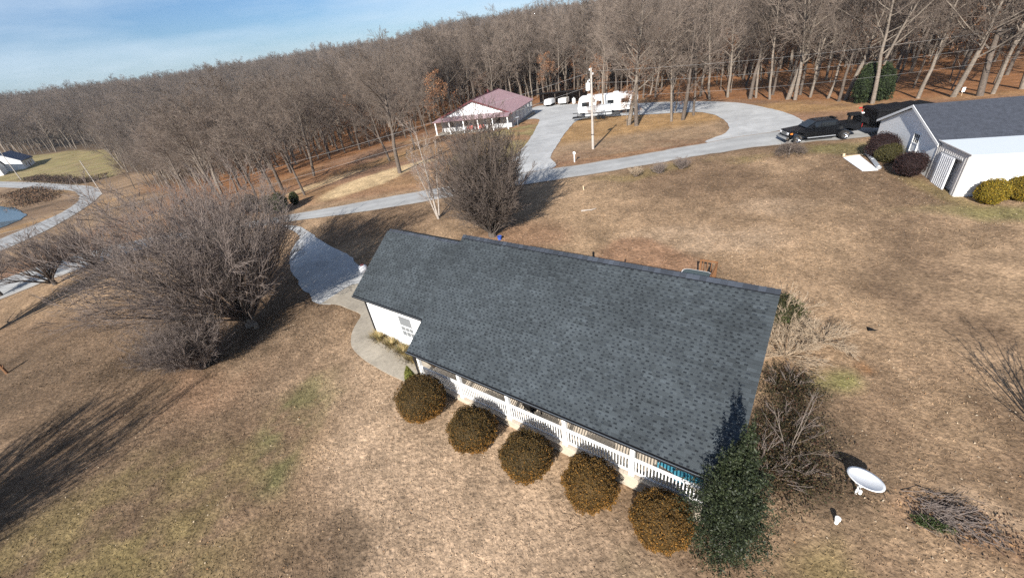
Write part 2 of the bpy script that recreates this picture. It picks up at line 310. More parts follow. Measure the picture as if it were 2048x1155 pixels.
# ------------------------------------------------------------------ surveyed ground points (metres, x right, y ahead)
P = {
 'road_n': [(-28.19, 40.31), (-25.11, 40.32), (-22.12, 40.51), (-18.5, 40.31), (-14.9, 40.12), (-11.38, 40.2), (-7.85, 40.28), (-4.83, 40.57), (-1.77, 40.86), (2.86, 40.95), (6.46, 41.03), (10.58, 41.04), (15.84, 41.35), (21.23, 41.81), (26.46, 41.83), (29.41, 41.54), (33.42, 40.63), (37.07, 40.09), (40.19, 39.63), (43.46, 38.86)],
 'road_f': [(-29.09, 42.0), (-26.01, 42.28), (-22.89, 42.43), (-19.26, 42.67), (-15.65, 43.09), (-11.98, 43.51), (-8.23, 43.78), (-4.99, 44.13), (-1.71, 44.67), (2.74, 45.05), (6.59, 44.79), (9.91, 44.8), (17.28, 45.29), (23.14, 45.87), (27.99, 46.47), (32.44, 46.29), (35.2, 45.36), (38.3, 43.61), (41.33, 41.51), (44.1, 40.59)],
 'loop_in': [(7.08, 47.02), (6.71, 49.48), (7.99, 54.0), (11.6, 65.67), (14.94, 75.09), (17.18, 78.4), (20.19, 77.65), (23.71, 74.41), (26.96, 71.42), (30.19, 69.13), (33.02, 66.51), (33.05, 61.95), (31.43, 55.9), (29.41, 51.2), (27.43, 48.65), (25.3, 47.36), (23.51, 46.65)],
 'loop_out': [(-0.53, 46.95), (1.56, 51.1), (2.9, 53.88), (4.79, 59.79), (6.85, 68.34), (9.63, 81.64), (10.36, 85.69), (9.51, 88.59), (5.52, 87.54), (7.33, 96.44), (10.04, 106.38), (13.06, 110.85), (17.17, 108.92), (21.14, 104.05), (26.83, 90.94), (33.18, 85.52), (36.47, 81.66), (39.34, 75.99), (40.99, 69.46), (40.6, 63.46), (39.81, 57.62), (38.63, 52.86), (36.99, 49.15), (35.1, 46.02)],
 'gravel': [(-21.91, 39.96), (-18.78, 36.76), (-18.23, 32.07), (-15.69, 27.73), (-13.23, 24.61), (-12.06, 24.38), (-10.21, 26.0), (-11.25, 28.61), (-12.72, 31.14), (-16.37, 35.02), (-19.53, 38.92)],
 'walk_out': [(-12.09, 24.51), (-9.78, 22.76), (-10.12, 21.93), (-10.17, 20.81), (-9.91, 19.7), (-8.99, 18.6), (-7.47, 17.27), (-5.97, 16.17), (-5.1, 15.28)],
 'walk_in': [(-10.02, 25.03), (-9.39, 23.09), (-9.16, 22.11), (-8.59, 20.65), (-7.77, 19.93), (-6.43, 18.8), (-5.47, 17.8), (-4.42, 16.67)],
 'lane_out': [(-218.44, 191.28), (-203.18, 184.21), (-178.9, 171.51), (-157.25, 158.27), (-141.51, 148.34), (-131.04, 141.85), (-121.21, 133.66), (-113.5, 124.93), (-108.86, 116.48), (-105.78, 109.46), (-101.54, 100.19), (-96.93, 90.13), (-94.01, 81.71), (-92.99, 75.95), (-92.12, 71.71)],
 'lane_in': [(-201.07, 174.08), (-187.81, 168.69), (-166.97, 157.01), (-149.23, 146.46), (-138.8, 141.31), (-130.83, 135.8), (-122.36, 127.26), (-116.28, 119.88), (-113.19, 114.29), (-110.96, 108.68), (-109.28, 103.34), (-107.62, 96.55), (-105.73, 88.0), (-104.47, 82.88)],
 'pond': [(-178.94, 149.65), (-147.96, 129.27), (-139.74, 124.76), (-128.56, 116.2), (-122.21, 110.83), (-120.0, 106.65), (-118.45, 102.63), (-117.64, 99.48), (-119.0, 94.21)],
 'sroad_n': [(-28.19, 40.31), (-34.42, 40.98), (-40.8, 40.03), (-45.17, 38.76), (-48.84, 36.97), (-51.73, 36.63)],
 'sroad_f': [(-29.09, 42.0), (-36.48, 44.06), (-45.61, 45.79), (-52.4, 46.24), (-57.71, 45.09), (-61.28, 44.78)],
 'big': [(-17.44, 23.5)],
 'bush': [(-18.82, 19.8)],
 'L1': [(-38.14, 36.93)],
 'L2': [(-42.97, 36.96)],
 'L3': [(-49.99, 38.15)],
 'L4': [(-41.26, 29.49)],
 'slim': [(-5.69, 35.84)],
 'multi': [(-0.94, 30.93)],
 'edge': [(18.12, 8.82)],
 'dish': [(10.99, 7.9)],
 'cap': [(9.66, 7.07)],
 'stake': [(8.09, 37.39)],
 'pole': [(12.37, 51.13)],
 'poleL': [(-113.5, 124.93)],
 'poleL2': [(-191.93, 181.45)],
 'mail': [(9.03, 46.13)],
 'scrub': [(28.51, 38.73)],
 'pile': [(13.45, 6.61)],
 'log': [(6.81, 32.96), (8.11, 32.81)],
 'tuft': [(13.52, 38.8), (15.74, 38.69), (18.03, 39.0)],
 'panel': [(31.68, 35.91), (33.17, 35.94), (31.98, 32.37), (30.85, 32.61)],
 'pipe': [(33.9, 36.04), (32.17, 32.54)],
 'board': [(31.93, 36.24), (33.75, 35.96)],
 'pipe2': [(33.3, 32.42), (35.98, 35.02)],
 'wbbush': [(34.63, 35.08), (34.26, 34.11), (33.31, 30.71), (34.27, 25.64), (36.54, 25.69)],
 'edgewood': [(37.41, 99.61), (35.11, 81.82), (40.25, 77.81), (43.37, 77.68), (44.16, 72.08), (45.25, 72.2), (45.3, 68.5), (46.47, 66.03), (46.65, 64.58), (50.18, 68.54), (49.5, 61.75), (48.34, 58.19), (49.56, 58.58), (49.04, 53.45), (64.14, 66.96), (53.88, 52.42), (56.16, 50.31), (57.76, 48.68), (59.33, 48.75), (63.22, 49.03), (48.43, 72.79), (49.12, 64.81)],
 'isle': [(20.17, 75.22), (21.07, 64.38), (21.65, 62.51), (26.62, 61.93), (30.41, 69.63), (28.19, 61.81), (30.93, 64.23), (36.26, 93.58)],
 'cedar': [(48.99, 55.18), (51.28, 55.06)],
 'sevg': [(-24.19, 43.65), (-22.89, 43.53), (-22.48, 45.92), (-26.87, 45.31)],
 'leftwood': [(-12.08, 53.95), (-15.3, 63.93), (-28.32, 75.87), (-27.08, 80.82), (-22.76, 49.43), (-25.89, 61.19), (-27.83, 54.87), (-39.53, 60.21), (-55.19, 76.56), (-83.75, 111.56), (-98.8, 123.86), (-104.15, 125.18), (-24.17, 80.61), (-23.08, 83.96), (-12.47, 70.85), (-12.25, 87.57), (-33.19, 54.08), (-27.67, 48.25), (-25.03, 47.67), (-41.67, 73.08), (-58.82, 88.6), (-37.06, 95.41), (-39.53, 87.5), (-45.1, 107.04), (-40.16, 109.68)],
 'nbh': [(-10.2, 84.19), (3.92, 78.77), (10.12, 103.71)],
 'shed': [(11.74, 110.39), (22.22, 103.53)],
 'cart': [(15.73, 107.63), (18.98, 106.53)],
 'tank': [(21.19, 105.45)],
 'rv': [(16.75, 79.8), (26.55, 76.33)],
 'util': [(15.68, 75.65), (22.57, 73.56)],
 'house_far': [(-225.06, 214.05), (-221.91, 202.39)],
 'sign': [(57.05, 50.16)],
 'hedge': [(-186.54, 179.62), (-162.7, 164.37), (-138.97, 149.41), (-134.87, 154.11)],
 'fieldedge': [(-254.06, 223.27), (-255.13, 240.01), (-245.87, 246.87), (-223.5, 244.81), (-199.25, 233.13), (-167.61, 200.35), (-133.07, 156.41)],
 'white_house': [(-107.76, 239.52)],
 'green1': [(-12.07, 15.62)],
 'green2': [(-11.97, 13.08)],
 'pale': [(-3.66, 10.83)],
 'pale2': [(-1.77, 7.75)],
 'darkfront': [(-8.49, 8.82)],
 'brownL': [(-19.97, 16.71)],
 'oliveBL': [(-16.03, 10.59)],
 'sand': [(-16.59, 52.47)],
 'sandb': [(-16.75, 47.33)],
 'sandc': [(-12.71, 57.64)],
 'sandd': [(-7.34, 59.52)],
 'litter': [(10.01, 25.41)],
 'palebk': [(13.72, 25.74)],
 'palebk2': [(21.52, 29.01)],
 'olive1': [(25.8, 40.67)],
 'oliveR': [(33.03, 23.64)],
 'nbgrass': [(6.01, 72.06)],
 'nbg2': [(2.55, 58.47)],
 'rgreen': [(13.15, 12.44)],
 'rbrown': [(14.47, 8.01)],
 'field': [(-200.09, 206.96)],
 'field2': [(-211.33, 199.5)],
 'redR': [(15.12, 12.95)],
}
# ------------------------------------------------------------------ ground sheet
PAL = dict(pale=(.325, .232, .160), brown=(.172, .115, .075), olive=(.20, .155, .070), green=(.105, .112, .045), litter=(.235, .138, .088),
           woods=(.245, .118, .056), sand=(.52, .38, .225), field=(.245, .205, .098), tan=(.335, .205, .098), dark=(.105, .074, .050), lawn=(.165, .150, .062),
           rust=(.30, .12, .03), bank=(.23, .15, .08), tan2=(.285, .195, .125))
PAL = {k: np.array(v) for k, v in PAL.items()}
def inpoly(x, y, poly):
    x = np.asarray(x, float); c = np.zeros(x.shape, bool); n = len(poly)
    for i in range(n):
        (x0, y0), (x1, y1) = poly[i], poly[(i+1) % n]
        if y0 == y1: continue
        c ^= ((y0 > y) != (y1 > y)) & (x < (x1-x0)*(y-y0)/(y1-y0)+x0)
    return c
EDGE = np.array([(-900, 640), (-600, 470), (-330, 292), (-256, 242), (-224, 246), (-199, 234), (-168, 200), (-133, 157), (-112, 146), (-104, 127), (-84, 112), (-56, 77), (-40, 61),
                 (-32, 67), (-24, 78), (-14, 90), (-12, 112), (0, 116), (12, 119), (24, 113), (33, 99), (37.5, 85), (44, 73), (49, 59.5), (54, 53.5), (63, 49.5),
                 (100, 42), (160, 30), (600, 0)], float)
def wood_edge(x): return np.interp(x, EDGE[:, 0], EDGE[:, 1])
ISLE = P['loop_in']
YARD = [(7, 47), (-3, 47.5), (-6, 55), (-3, 78), (4, 79), (9.5, 81), (6.8, 68), (4.5, 58), (2.5, 53)]
def ground_col(x, y):
    x = np.asarray(x, float); y = np.asarray(y, float)
    n1 = fbm(x, y, 9., 1); n2 = fbm(x, y, 3.2, 2); n3 = fbm(x, y, 22., 3); n4 = .5*n2+.5*fbm(x, y, .8, 4); wx = x+3*(fbm(x, y, 4., 8)-.5); wy = y+3*(fbm(x, y, 4., 9)-.5)
    C = PAL['brown'][None]*(1-sst(.35, .65, n1)[:, None])+PAL['tan2'][None]*sst(.35, .65, n1)[:, None]
    def lay(k, m, amt=1.):
        nonlocal C
        m = np.clip(m*amt, 0, 1)[:, None]; C = C*(1-m)+PAL[k][None]*m
    def ell(cx, cy, rx, ry, rot=0., soft=.55):
        a = math.radians(rot); dx = wx-cx; dy = wy-cy; u = (dx*math.cos(a)+dy*math.sin(a))/rx; v = (-dx*math.sin(a)+dy*math.cos(a))/ry
        return 1-sst(1-soft, 1+soft*.4, np.hypot(u, v))
    # far ground: pasture on the left, then woodland floor
    lay('field', inpoly(x, y, [(-330, 250), (-258, 244), (-226, 248), (-200, 238), (-168, 203), (-132, 156), (-136, 152), (-140, 148), (-163, 163), (-187, 178), (-330, 230)]).astype(float))
    lay('tan2', sst(.45, .7, n2)*sst(-60, -90, x), .45)
    # front lawn
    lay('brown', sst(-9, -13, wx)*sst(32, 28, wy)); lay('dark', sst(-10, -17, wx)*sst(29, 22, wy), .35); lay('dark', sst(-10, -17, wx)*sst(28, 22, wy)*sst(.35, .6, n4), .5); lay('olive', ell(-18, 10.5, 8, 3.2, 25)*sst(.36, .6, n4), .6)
    lay('olive', ell(-15, 8.5, 6, 3.0, 10)*sst(.38, .6, n4), .55)
    lay('pale', ell(-4.5, 10.5, 6.3, 5.6, -38, .35)); lay('pale', ell(-7.6, 17.2, 3.6, 4.2, 20), .9); lay('pale', ell(1.5, 5.5, 6, 3.0, -38), .85)
    lay('pale', ell(-14, 20, 5, 4, 30), .35)
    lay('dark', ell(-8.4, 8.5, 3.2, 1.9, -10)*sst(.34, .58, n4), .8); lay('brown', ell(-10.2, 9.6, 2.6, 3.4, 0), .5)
    lay('green', ell(-12.1, 15.3, 1.7, 2.9, -25)*sst(.24, .5, n4), .6); lay('green', ell(-11.7, 12.7, 1.0, 1.4, 0)*sst(.3, .5, n2), .7)
    lay('green', ell(.6, 4.9, 1.4, .8, 20)*sst(.3, .5, n2), .5); lay('green', ell(3., 6.2, 1.5, .8, -38)*sst(.3, .6, n2), .6)
    lay('litter', ell(-18.5, 17.5, 6, 3.5, 20)*sst(.35, .6, n2), .45)
    # behind the house
    lay('tan2', ell(15, 27, 14, 7, -15), .55); lay('pale', ell(14.0, 26.0, 6.0, 2.6, -15)*sst(.2, .55, n2), .85); lay('pale', ell(21.5, 29, 4.2, 2.0, -5)*sst(.25, .55, n2), .7)
    lay('litter', ell(9.6, 24.4, 3.9, 2.4, -30, .3), .85); lay('litter', ell(1.5, 30.5, 4.5, 3, 0), .6)
    lay('brown', ell(22, 33, 11, 4, 0)*sst(.2, .6, n1), .6); lay('brown', ell(30, 30, 8, 5, 0), .6)
    lay('olive', ell(25, 39.4, 9, 1.5, 0)*sst(.25, .6, n2), .75); lay('olive', ell(13, 39.4, 7, 1.2, 0)*sst(.4, .6, n2), .5); lay('lawn', ell(33.5, 38.2, 4.5, 1.6, -10)*sst(.1, .5, n2), .6)
    lay('lawn', ell(34.5, 23.6, 6.5, 1.7, -22)*sst(.2, .5, n2), .8); lay('olive', ell(32.3, 27.5, 1.2, 3.2, 5), .6)
    # right of the house
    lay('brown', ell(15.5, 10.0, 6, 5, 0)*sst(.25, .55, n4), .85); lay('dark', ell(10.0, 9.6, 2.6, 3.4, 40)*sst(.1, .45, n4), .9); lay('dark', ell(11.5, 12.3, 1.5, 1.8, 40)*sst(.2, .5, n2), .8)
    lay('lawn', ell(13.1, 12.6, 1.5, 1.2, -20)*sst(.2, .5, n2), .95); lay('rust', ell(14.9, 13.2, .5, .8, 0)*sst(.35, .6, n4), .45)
    lay('litter', ell(13.6, 5.9, 2.2, .9, -30)*sst(.3, .6, n2), .6); lay('olive', ell(9.0, 5.9, 2.6, 1.6, 0)*sst(.3, .6, n2), .6); lay('pale', ell(14.6, 6.4, 1.2, .7, -40), .7)
    # across the road
    lay('litter', sst(43.5, 46, y)*sst(-80, -60, x), 1.); lay('tan', sst(.45, .65, n1)*sst(43.5, 48, y)*sst(-70, -50, x), .45)
    isle = inpoly(x, y, ISLE).astype(float); lay('tan2', isle); lay('tan', isle*sst(55, 60, wy), .95); lay('litter', isle*sst(54, 49, wy)*sst(.3, .6, n2), .5)
    lay('tan', ell(44, 58, 9, 5, -45)*sst(.1, .4, n2), .9); lay('tan', sst(2.5, -1.5, np.abs(wy-wood_edge(wx)+2))*sst(40, 46, x)*1.0, .9)
    lay('field', inpoly(x, y, YARD).astype(float)*sst(.2, .55, n2), .9); lay('litter', ell(-2, 68, 5, 12, 10), .55)
    lay('sand', ell(-15.3, 52.5, 7.8, 3.0, 55, .25)); lay('sand', ell(-10.2, 58.4, 3.4, 1.3, 20, .3)); lay('sand', ell(-22.5, 55.5, 6.5, 1.5, 52, .3), .85); lay('tan', ell(-18, 64, 9, 2.2, 48, .4), .8)
    lay('woods', sst(-6, 3, wy-wood_edge(wx))*sst(-120, -90, x)); lay('woods', ell(-26, 62, 9, 8, 30), .6)
    lay('dark', sst(0, 5, wy-wood_edge(wx))*sst(-60, -110, x))
    lay('sand', sst(.56, .72, n3)*sst(0, 10, wy-wood_edge(wx))*sst(30, 50, x), .18)
    # banks by the lane and the pond
    lay('tan', ell(-110, 101, 22, 3.5, 62), .8); lay('bank', ell(-142, 136, 22, 7, 38), .8); lay('dark', ell(-129, 117, 13, 2.6, 38)*sst(.25, .5, n2), .9)
    lay('bank', ell(-158, 161, 22, 3, 30), .5)
    return C*(.80+.40*fbm(x, y, 1.3, 6))[:, None]*(.80+.38*sst(.3, .7, .45*fbm(x, y, 2.6, 14, 5)+.55*fbm(x, y, .75, 15, 3)))[:, None]*np.array([[.925, .915, .875]])
def axis_pts(segs):
    out = []
    for a, b, d in segs: out += list(np.arange(a, b, d))
    return np.array(out+[segs[-1][1]])
gx = np.concatenate([axis_pts([(-3200, -700, 100), (-700, -260, 12), (-260, -60, 2.5), (-60, -30, .8), (-30, 40, .32), (40, 80, .9), (80, 200, 5), (200, 700, 25), (700, 3200, 125)])])
gy = axis_pts([(-600, -40, 40), (-40, 2, 3), (2, 48, .32), (48, 90, .7), (90, 130, 1.2), (130, 260, 2.5), (260, 700, 12), (700, 3400, 90)])
X, Y = np.meshgrid(gx, gy); nx, ny = len(gx), len(gy); xf, yf = X.ravel(), Y.ravel()
POND = P['pond']; wl = -9.35
zf = zt(xf, yf)
def pond_dip(x, y):
    c = np.array(POND).mean(0); d = np.hypot((x-c[0])/34, (y-c[1])/20); return inpoly(x, y, POND)
i = np.arange(nx-1)[None, :]; j = np.arange(ny-1)[:, None]; q = j*nx+i
gF = np.stack([q, q+1, q+nx+1, q+nx], -1).reshape(-1, 4)
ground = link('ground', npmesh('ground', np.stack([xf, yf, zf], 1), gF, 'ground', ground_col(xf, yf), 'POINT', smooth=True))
ground['kind'] = 'structure'

def resample(pl, d):
    pl = np.array(pl, float); s = np.r_[0, np.cumsum(np.hypot(*np.diff(pl, axis=0).T))]; n = max(2, int(s[-1]/d))
    t = np.linspace(0, s[-1], n); r = np.stack([np.interp(t, s, pl[:, 0]), np.interp(t, s, pl[:, 1])], 1)
    k = np.array([.25, .5, .25]); r[1:-1] = r[:-2]*.25+r[1:-1]*.5+r[2:]*.25; return r
def ribbon(name, A, B, m, dz, cross=15, jit=.12, n=None):
    """a sheet laid between two edge lines A and B"""
    n = n or max(len(resample(A, .8)), len(resample(B, .8)))
    def rs(pl):
        pl = np.array(pl, float); s = np.r_[0, np.cumsum(np.hypot(*np.diff(pl, axis=0).T))]; t = np.linspace(0, s[-1], n)
        r = np.stack([np.interp(t, s, pl[:, 0]), np.interp(t, s, pl[:, 1])], 1)
        for _ in range(3): r[1:-1] = r[:-2]*.25+r[1:-1]*.5+r[2:]*.25
        return r
    a, b = rs(A), rs(B)
    g = lambda r, s: (fbm(r[:, 0], r[:, 1], 1.6, s)-.5)*3*jit
    d = unit(b-a); a = a+d*g(a, 11)[:, None]; b = b+d*g(b, 12)[:, None]
    t = np.linspace(0, 1, cross)[None, :, None]; G = a[:, None]*(1-t)+b[:, None]*t; G = G.reshape(-1, 2)
    V = np.c_[G, zt(G[:, 0], G[:, 1])+dz]; i = np.arange(cross-1)[None]; j = np.arange(n-1)[:, None]; q = j*cross+i
    tt = np.tile(t.ravel(), n); wear = 1-.10*np.exp(-((tt-.28)/.08)**2)-.10*np.exp(-((tt-.72)/.08)**2)+.05*np.exp(-((tt-.5)/.08)**2); wear = wear*(.86+.28*fbm(G[:, 0], G[:, 1], 2.2, 31))
    dirt = np.clip(1-np.minimum(tt, 1-tt)/.07, 0, 1)*(.3+.9*fbm(G[:, 0], G[:, 1], .9, 32)); c = wear[:, None]*(1-dirt[:, None])+np.array([[.80, .58, .40]])*dirt[:, None]
    o = link(name, npmesh(name, V, np.stack([q, q+1, q+cross+1, q+cross], -1).reshape(-1, 4), m, c, 'POINT', smooth=True)); o['kind'] = 'structure'; return o
def sheet(name, poly, m, dz, d=1.0, jit=.12, kind='structure', skirt=0.):
    """a flat sheet over a closed outline, cut fine enough to follow the slope"""
    pl = resample(list(poly)+[poly[0]], d)[:-1]; pl = pl+(np.stack([fbm(pl[:, 0], pl[:, 1], 1.1, 21), fbm(pl[:, 0], pl[:, 1], 1.1, 22)], 1)-.5)*2*jit
    bm = bmesh.new(); vs = [bm.verts.new((p[0], p[1], 0)) for p in pl]; fc = bm.faces.new(vs)
    bmesh.ops.triangulate(bm, faces=[fc])
    (x0, y0), (x1, y1) = pl.min(0), pl.max(0); st = 1.5 if max(x1-x0, y1-y0) < 60 else 4.
    for ax, lo, hi in ((0, x0, x1), (1, y0, y1)):
        for c in np.arange(lo+st, hi, st):
            co = [0, 0, 0]; no = [0, 0, 0]; co[ax] = c; no[ax] = 1
            bmesh.ops.bisect_plane(bm, geom=bm.verts[:]+bm.edges[:]+bm.faces[:], plane_co=co, plane_no=no)
    for v in bm.verts: v.co.z = Z(v.co.x, v.co.y)+dz
    bmesh.ops.recalc_face_normals(bm, faces=bm.faces)
    if sum(f.normal.z for f in bm.faces) < 0: bmesh.ops.reverse_faces(bm, faces=bm.faces)
    if skirt:
        e = bmesh.ops.extrude_face_region(bm, geom=bm.faces[:])
        for v in [g for g in e['geom'] if isinstance(g, bmesh.types.BMVert)]: v.co.z += skirt
        bmesh.ops.recalc_face_normals(bm, faces=bm.faces)
    me = bpy.data.meshes.new(name); bm.to_mesh(me); bm.free(); me.materials.append(MT[m]); o = link(name, me); o['kind'] = kind; return o
ribbon('road', P['sroad_n'][::-1][:-1]+P['road_n'], P['sroad_f'][::-1][:-1]+P['road_f'], 'asphalt', .045, jit=.16, n=190)
LOOP = P['loop_out'][:23]+[(36.6, 47.0), (30, 46.2), (24, 45.4)]+P['loop_in'][::-1]+[(6.8, 44.9), (2.6, 44.9), (-.5, 45.3)]
sheet('gravel_drive', LOOP, 'gravel', .035, 1.0, .15)
sheet('driveway', P['gravel'], 'gravel', .035, .6, .3)
ribbon('lane', P['lane_out'], P['lane_in'], 'asphalt', .07, jit=.2, n=160)
pond_o = sheet('water', POND, 'water', .10, 2.5, .6)
WALK = P['walk_out']+P['walk_in'][::-1]
sheet('path', WALK, 'concrete', .02, .45, .02, skirt=.05)
# a car-wide concrete apron in front of the garage door side
sheet('apron', [(-13.2, 24.75), (-12.0, 24.4), (-9.85, 22.95), (-9.2, 23.5), (-10.5, 26.4), (-11.4, 26.9)], 'concrete', .055, .5, .02)

# short dead grass: tufts that catch the light and throw tiny shadows (nobody could count them)
rng = np.random.default_rng(3)
HX = lambda x, y: ((x+2.12)*.7796-(y-20.25)*.6263, -((x+2.12)*.6263+(y-20.25)*.7796))   # house frame: along the ridge, towards the porch
def tufts(n, box, seed, hmax):
    r = np.random.default_rng(seed); x = r.uniform(box[0], box[1], n); y = r.uniform(box[2], box[3], n)
    s, t = HX(x, y); ok = ~((s > -6) & (s < 14.4) & (t > -5) & (t < 5.1))
    for pl in (P['gravel'], WALK): ok &= ~inpoly(x, y, pl)
    ok &= (y < 40) & (r.random(n) < .25+.9*fbm(x, y, 1.6, 41)); x, y = x[ok], y[ok]; n = len(x)
    c = ground_col(x, y)*r.uniform(.75, 1.4, n)[:, None]; z = zt(x, y)
    a = r.uniform(0, 6.283, n); h = hmax*r.uniform(.35, 1., n); wd = r.uniform(.02, .05, n)*hmax/.08; lean = r.normal(0, 1.5, (n, 2))*h[:, None]
    B = np.stack([x, y, z-.005], 1); u = np.stack([np.cos(a)*wd, np.sin(a)*wd, 0*a], 1)
    V = np.stack([B-u, B+u, B+np.c_[lean, h]], 1).reshape(-1, 3); return V, np.arange(3*n).reshape(-1, 3), c
t1 = tufts(110000, (-26, 20, 3, 24), 1, .06); t2 = tufts(50000, (-32, 40, 20, 41), 2, .085)
V = np.concatenate([t1[0], t2[0]]); F = np.concatenate([t1[1], t2[1]+len(t1[0])])
g = link('grass', npmesh('grass', V, F, 'blade', np.concatenate([t1[2], t2[2]]), 'FACE')); tag(g, 'short dead lawn grass', 'grass', kind='stuff')
# pale fallen leaves scattered over the lawn
def leaves(n, box, seed):
    r = np.random.default_rng(seed); x = r.uniform(box[0], box[1], n); y = r.uniform(box[2], box[3], n); s, t = HX(x, y)
    ok = ~((s > -6) & (s < 14.4) & (t > -5) & (t < 5.1)) & (r.random(n) < fbm(x, y, 4, 51)**2*2.2); x, y = x[ok], y[ok]; n = len(x)
    a = unit(np.c_[r.normal(0, 1, (n, 2)), r.normal(0, .35, n)]); b = unit(np.cross(a, np.c_[r.normal(0, .5, (n, 2)), np.ones(n)]))
    s = r.uniform(.015, .045, n)[:, None]; C = np.c_[x, y, zt(x, y)+.04]
    V = np.stack([C-a*s, C+b*s*.6, C+a*s, C-b*s*.6], 1).reshape(-1, 3)
    pal = np.array([(.42, .33, .23), (.34, .23, .13), (.24, .13, .06), (.40, .32, .23)]); return V, np.arange(4*n).reshape(-1, 4), pal[r.integers(0, 4, n)]
t1 = leaves(7000, (-24, 20, 3, 24), 5); t2 = leaves(6000, (-28, 38, 22, 39.5), 6); t3 = leaves(9000, (-24, 34, 46, 70), 8)
V = np.concatenate([t1[0], t2[0], t3[0]]); F = np.concatenate([t1[1], t2[1]+len(t1[0]), t3[1]+len(t1[0])+len(t2[0])])
g = link('fallen_leaves', npmesh('fallen_leaves', V, F, 'leaf', np.concatenate([t1[2], t2[2], t3[2]]), 'FACE')); tag(g, 'dry leaves scattered over the lawn', 'leaves', kind='stuff')

# ------------------------------------------------------------------ the near house
HYAW = -0.6768; HO = (-2.1248, 20.2499)
house = thing('house', 'white ranch house with charcoal shingle roof, attached garage and railed front porch', 'house', (HO[0], HO[1], 0), HYAW)
ZR, LR, WF, ZE = 3.857, 14.35, 5.4256, 0.077; SL = (ZR-ZE)/WF; TG, ZRG, LG, WG = .42, 3.504, 5.79, 3.977; ZEG = ZR-SL*WG-.06; ZD = -2.104; WB = 4.4
rz_at = lambda t: ZR-SL*abs(t)
def hw(s, t):                                     # house frame -> world xy
    a = (math.cos(HYAW), math.sin(HYAW)); b = (math.sin(HYAW), -math.cos(HYAW)); return HO[0]+a[0]*s+b[0]*t, HO[1]+a[1]*s+b[1]*t
# roof: courses of shingles, each course a tilted strip, with darker tabs cut into its lower edge
def shingle_roof(name, x0, x1, t0, t1, zr, parent, seed, sgn=1, z_at=None, lo_col=1.):
    r = np.random.default_rng(seed); V = []; F = []; C = []
    cs = math.sqrt(1+SL*SL); EX = .136; nrow = int((t1-t0)*cs/EX); ex = (t1-t0)/nrow
    nv = np.array([0, -SL*sgn*0, 0]); nrm = np.array([0., -sgn*SL, 1.])/cs
    def pt(x, t, off): return np.array([x, -sgn*t, z_at(t)])+nrm*off
    def quad(p):
        n = len(V); V.extend(p); F.append((n, n+1, n+2, n+3))
    light = np.array((.065, .077, .086)); dark = np.array((.017, .021, .026))
    for k in range(nrow):
        ta = t0+k*ex; tb = ta+ex; x = x0; ph = r.uniform(0, .3)
        while x < x1-1e-6:
            xn = min(x1, x+r.uniform(.16, .42)); 
            if x1-xn < .12: xn = x1
            br = r.choice([.82, .92, 1.0, 1.07, 1.15], p=[.2, .2, .25, .2, .15])*r.uniform(.94, 1.06)
            quad([pt(x, ta, .003), pt(xn, ta, .003), pt(xn, tb, .022), pt(x, tb, .022)]); C.append(light*br*r.uniform(.92, 1.08))
            quad([pt(x, tb, .022), pt(xn, tb, .022), pt(xn, tb, .001), pt(x, tb, .001)]); C.append(dark)
            x = xn
        x = x0+.03+(k % 2)*.12+ph*.15
        while x < x1-.3:
            wd = r.uniform(.07, .14); h0 = ta+ex*r.uniform(.42, .52); h1 = tb-ex*.12; f = lambda t: .003+.019*(t-ta)/ex+.004
            quad([pt(x, h0, f(h0)), pt(x+wd, h0, f(h0)), pt(x+wd, h1, f(h1)), pt(x, h1, f(h1))]); C.append(dark*r.uniform(1.0, 2.1))
            x += wd+r.uniform(.10, .18)+(.22 if r.random() < .12 else 0)
    V = np.array(V); F = np.array(F)
    if sgn < 0: F = F[:, ::-1]
    return link(name, npmesh(name, V, F, 'shingle', np.array(C), 'FACE'), parent)
zat = lambda t: ZR-SL*t
roof = shingle_roof('roof', 0, LR, 0, WF, ZR, house, 1, 1, zat)
shingle_roof('roof', 0, LR, 0, WB, ZR, house, 2, -1, zat)
groof = shingle_roof('garage_roof', -LG, 0.0, TG, WG, ZRG, house, 3, 1, lambda t: zat(t)-.06)
shingle_roof('garage_roof', -LG, 0.0, .0, WB-.6, ZRG, house, 4, -1, lambda t: ZRG+SL*TG*.0-SL*t+.0)
m = MB().prism([(-.0, 0)], 0, 0) if False else None
def deckslab(name, x0, x1, t0, t1, th=.14, drop=.012):   # timber roof deck under the shingles, with dark edge trim
    return MB().hexa([(x0, -t0, zat(t0)-th-drop), (x1, -t0, zat(t0)-th-drop), (x1, -t1, zat(t1)-th-drop), (x0, -t1, zat(t1)-th-drop),
                      (x0, -t0, zat(t0)-drop), (x1, -t0, zat(t0)-drop), (x1, -t1, zat(t1)-drop), (x0, -t1, zat(t1)-drop)])
fas = deckslab('', 0.01, LR-.01, 0.01, WF-.01).build('roof_trim', 'dark_trim', house)
deckslab('', -LG+.01, -.02, TG+.01, WG-.01, .14, .072).build('roof_trim', 'dark_trim', house)
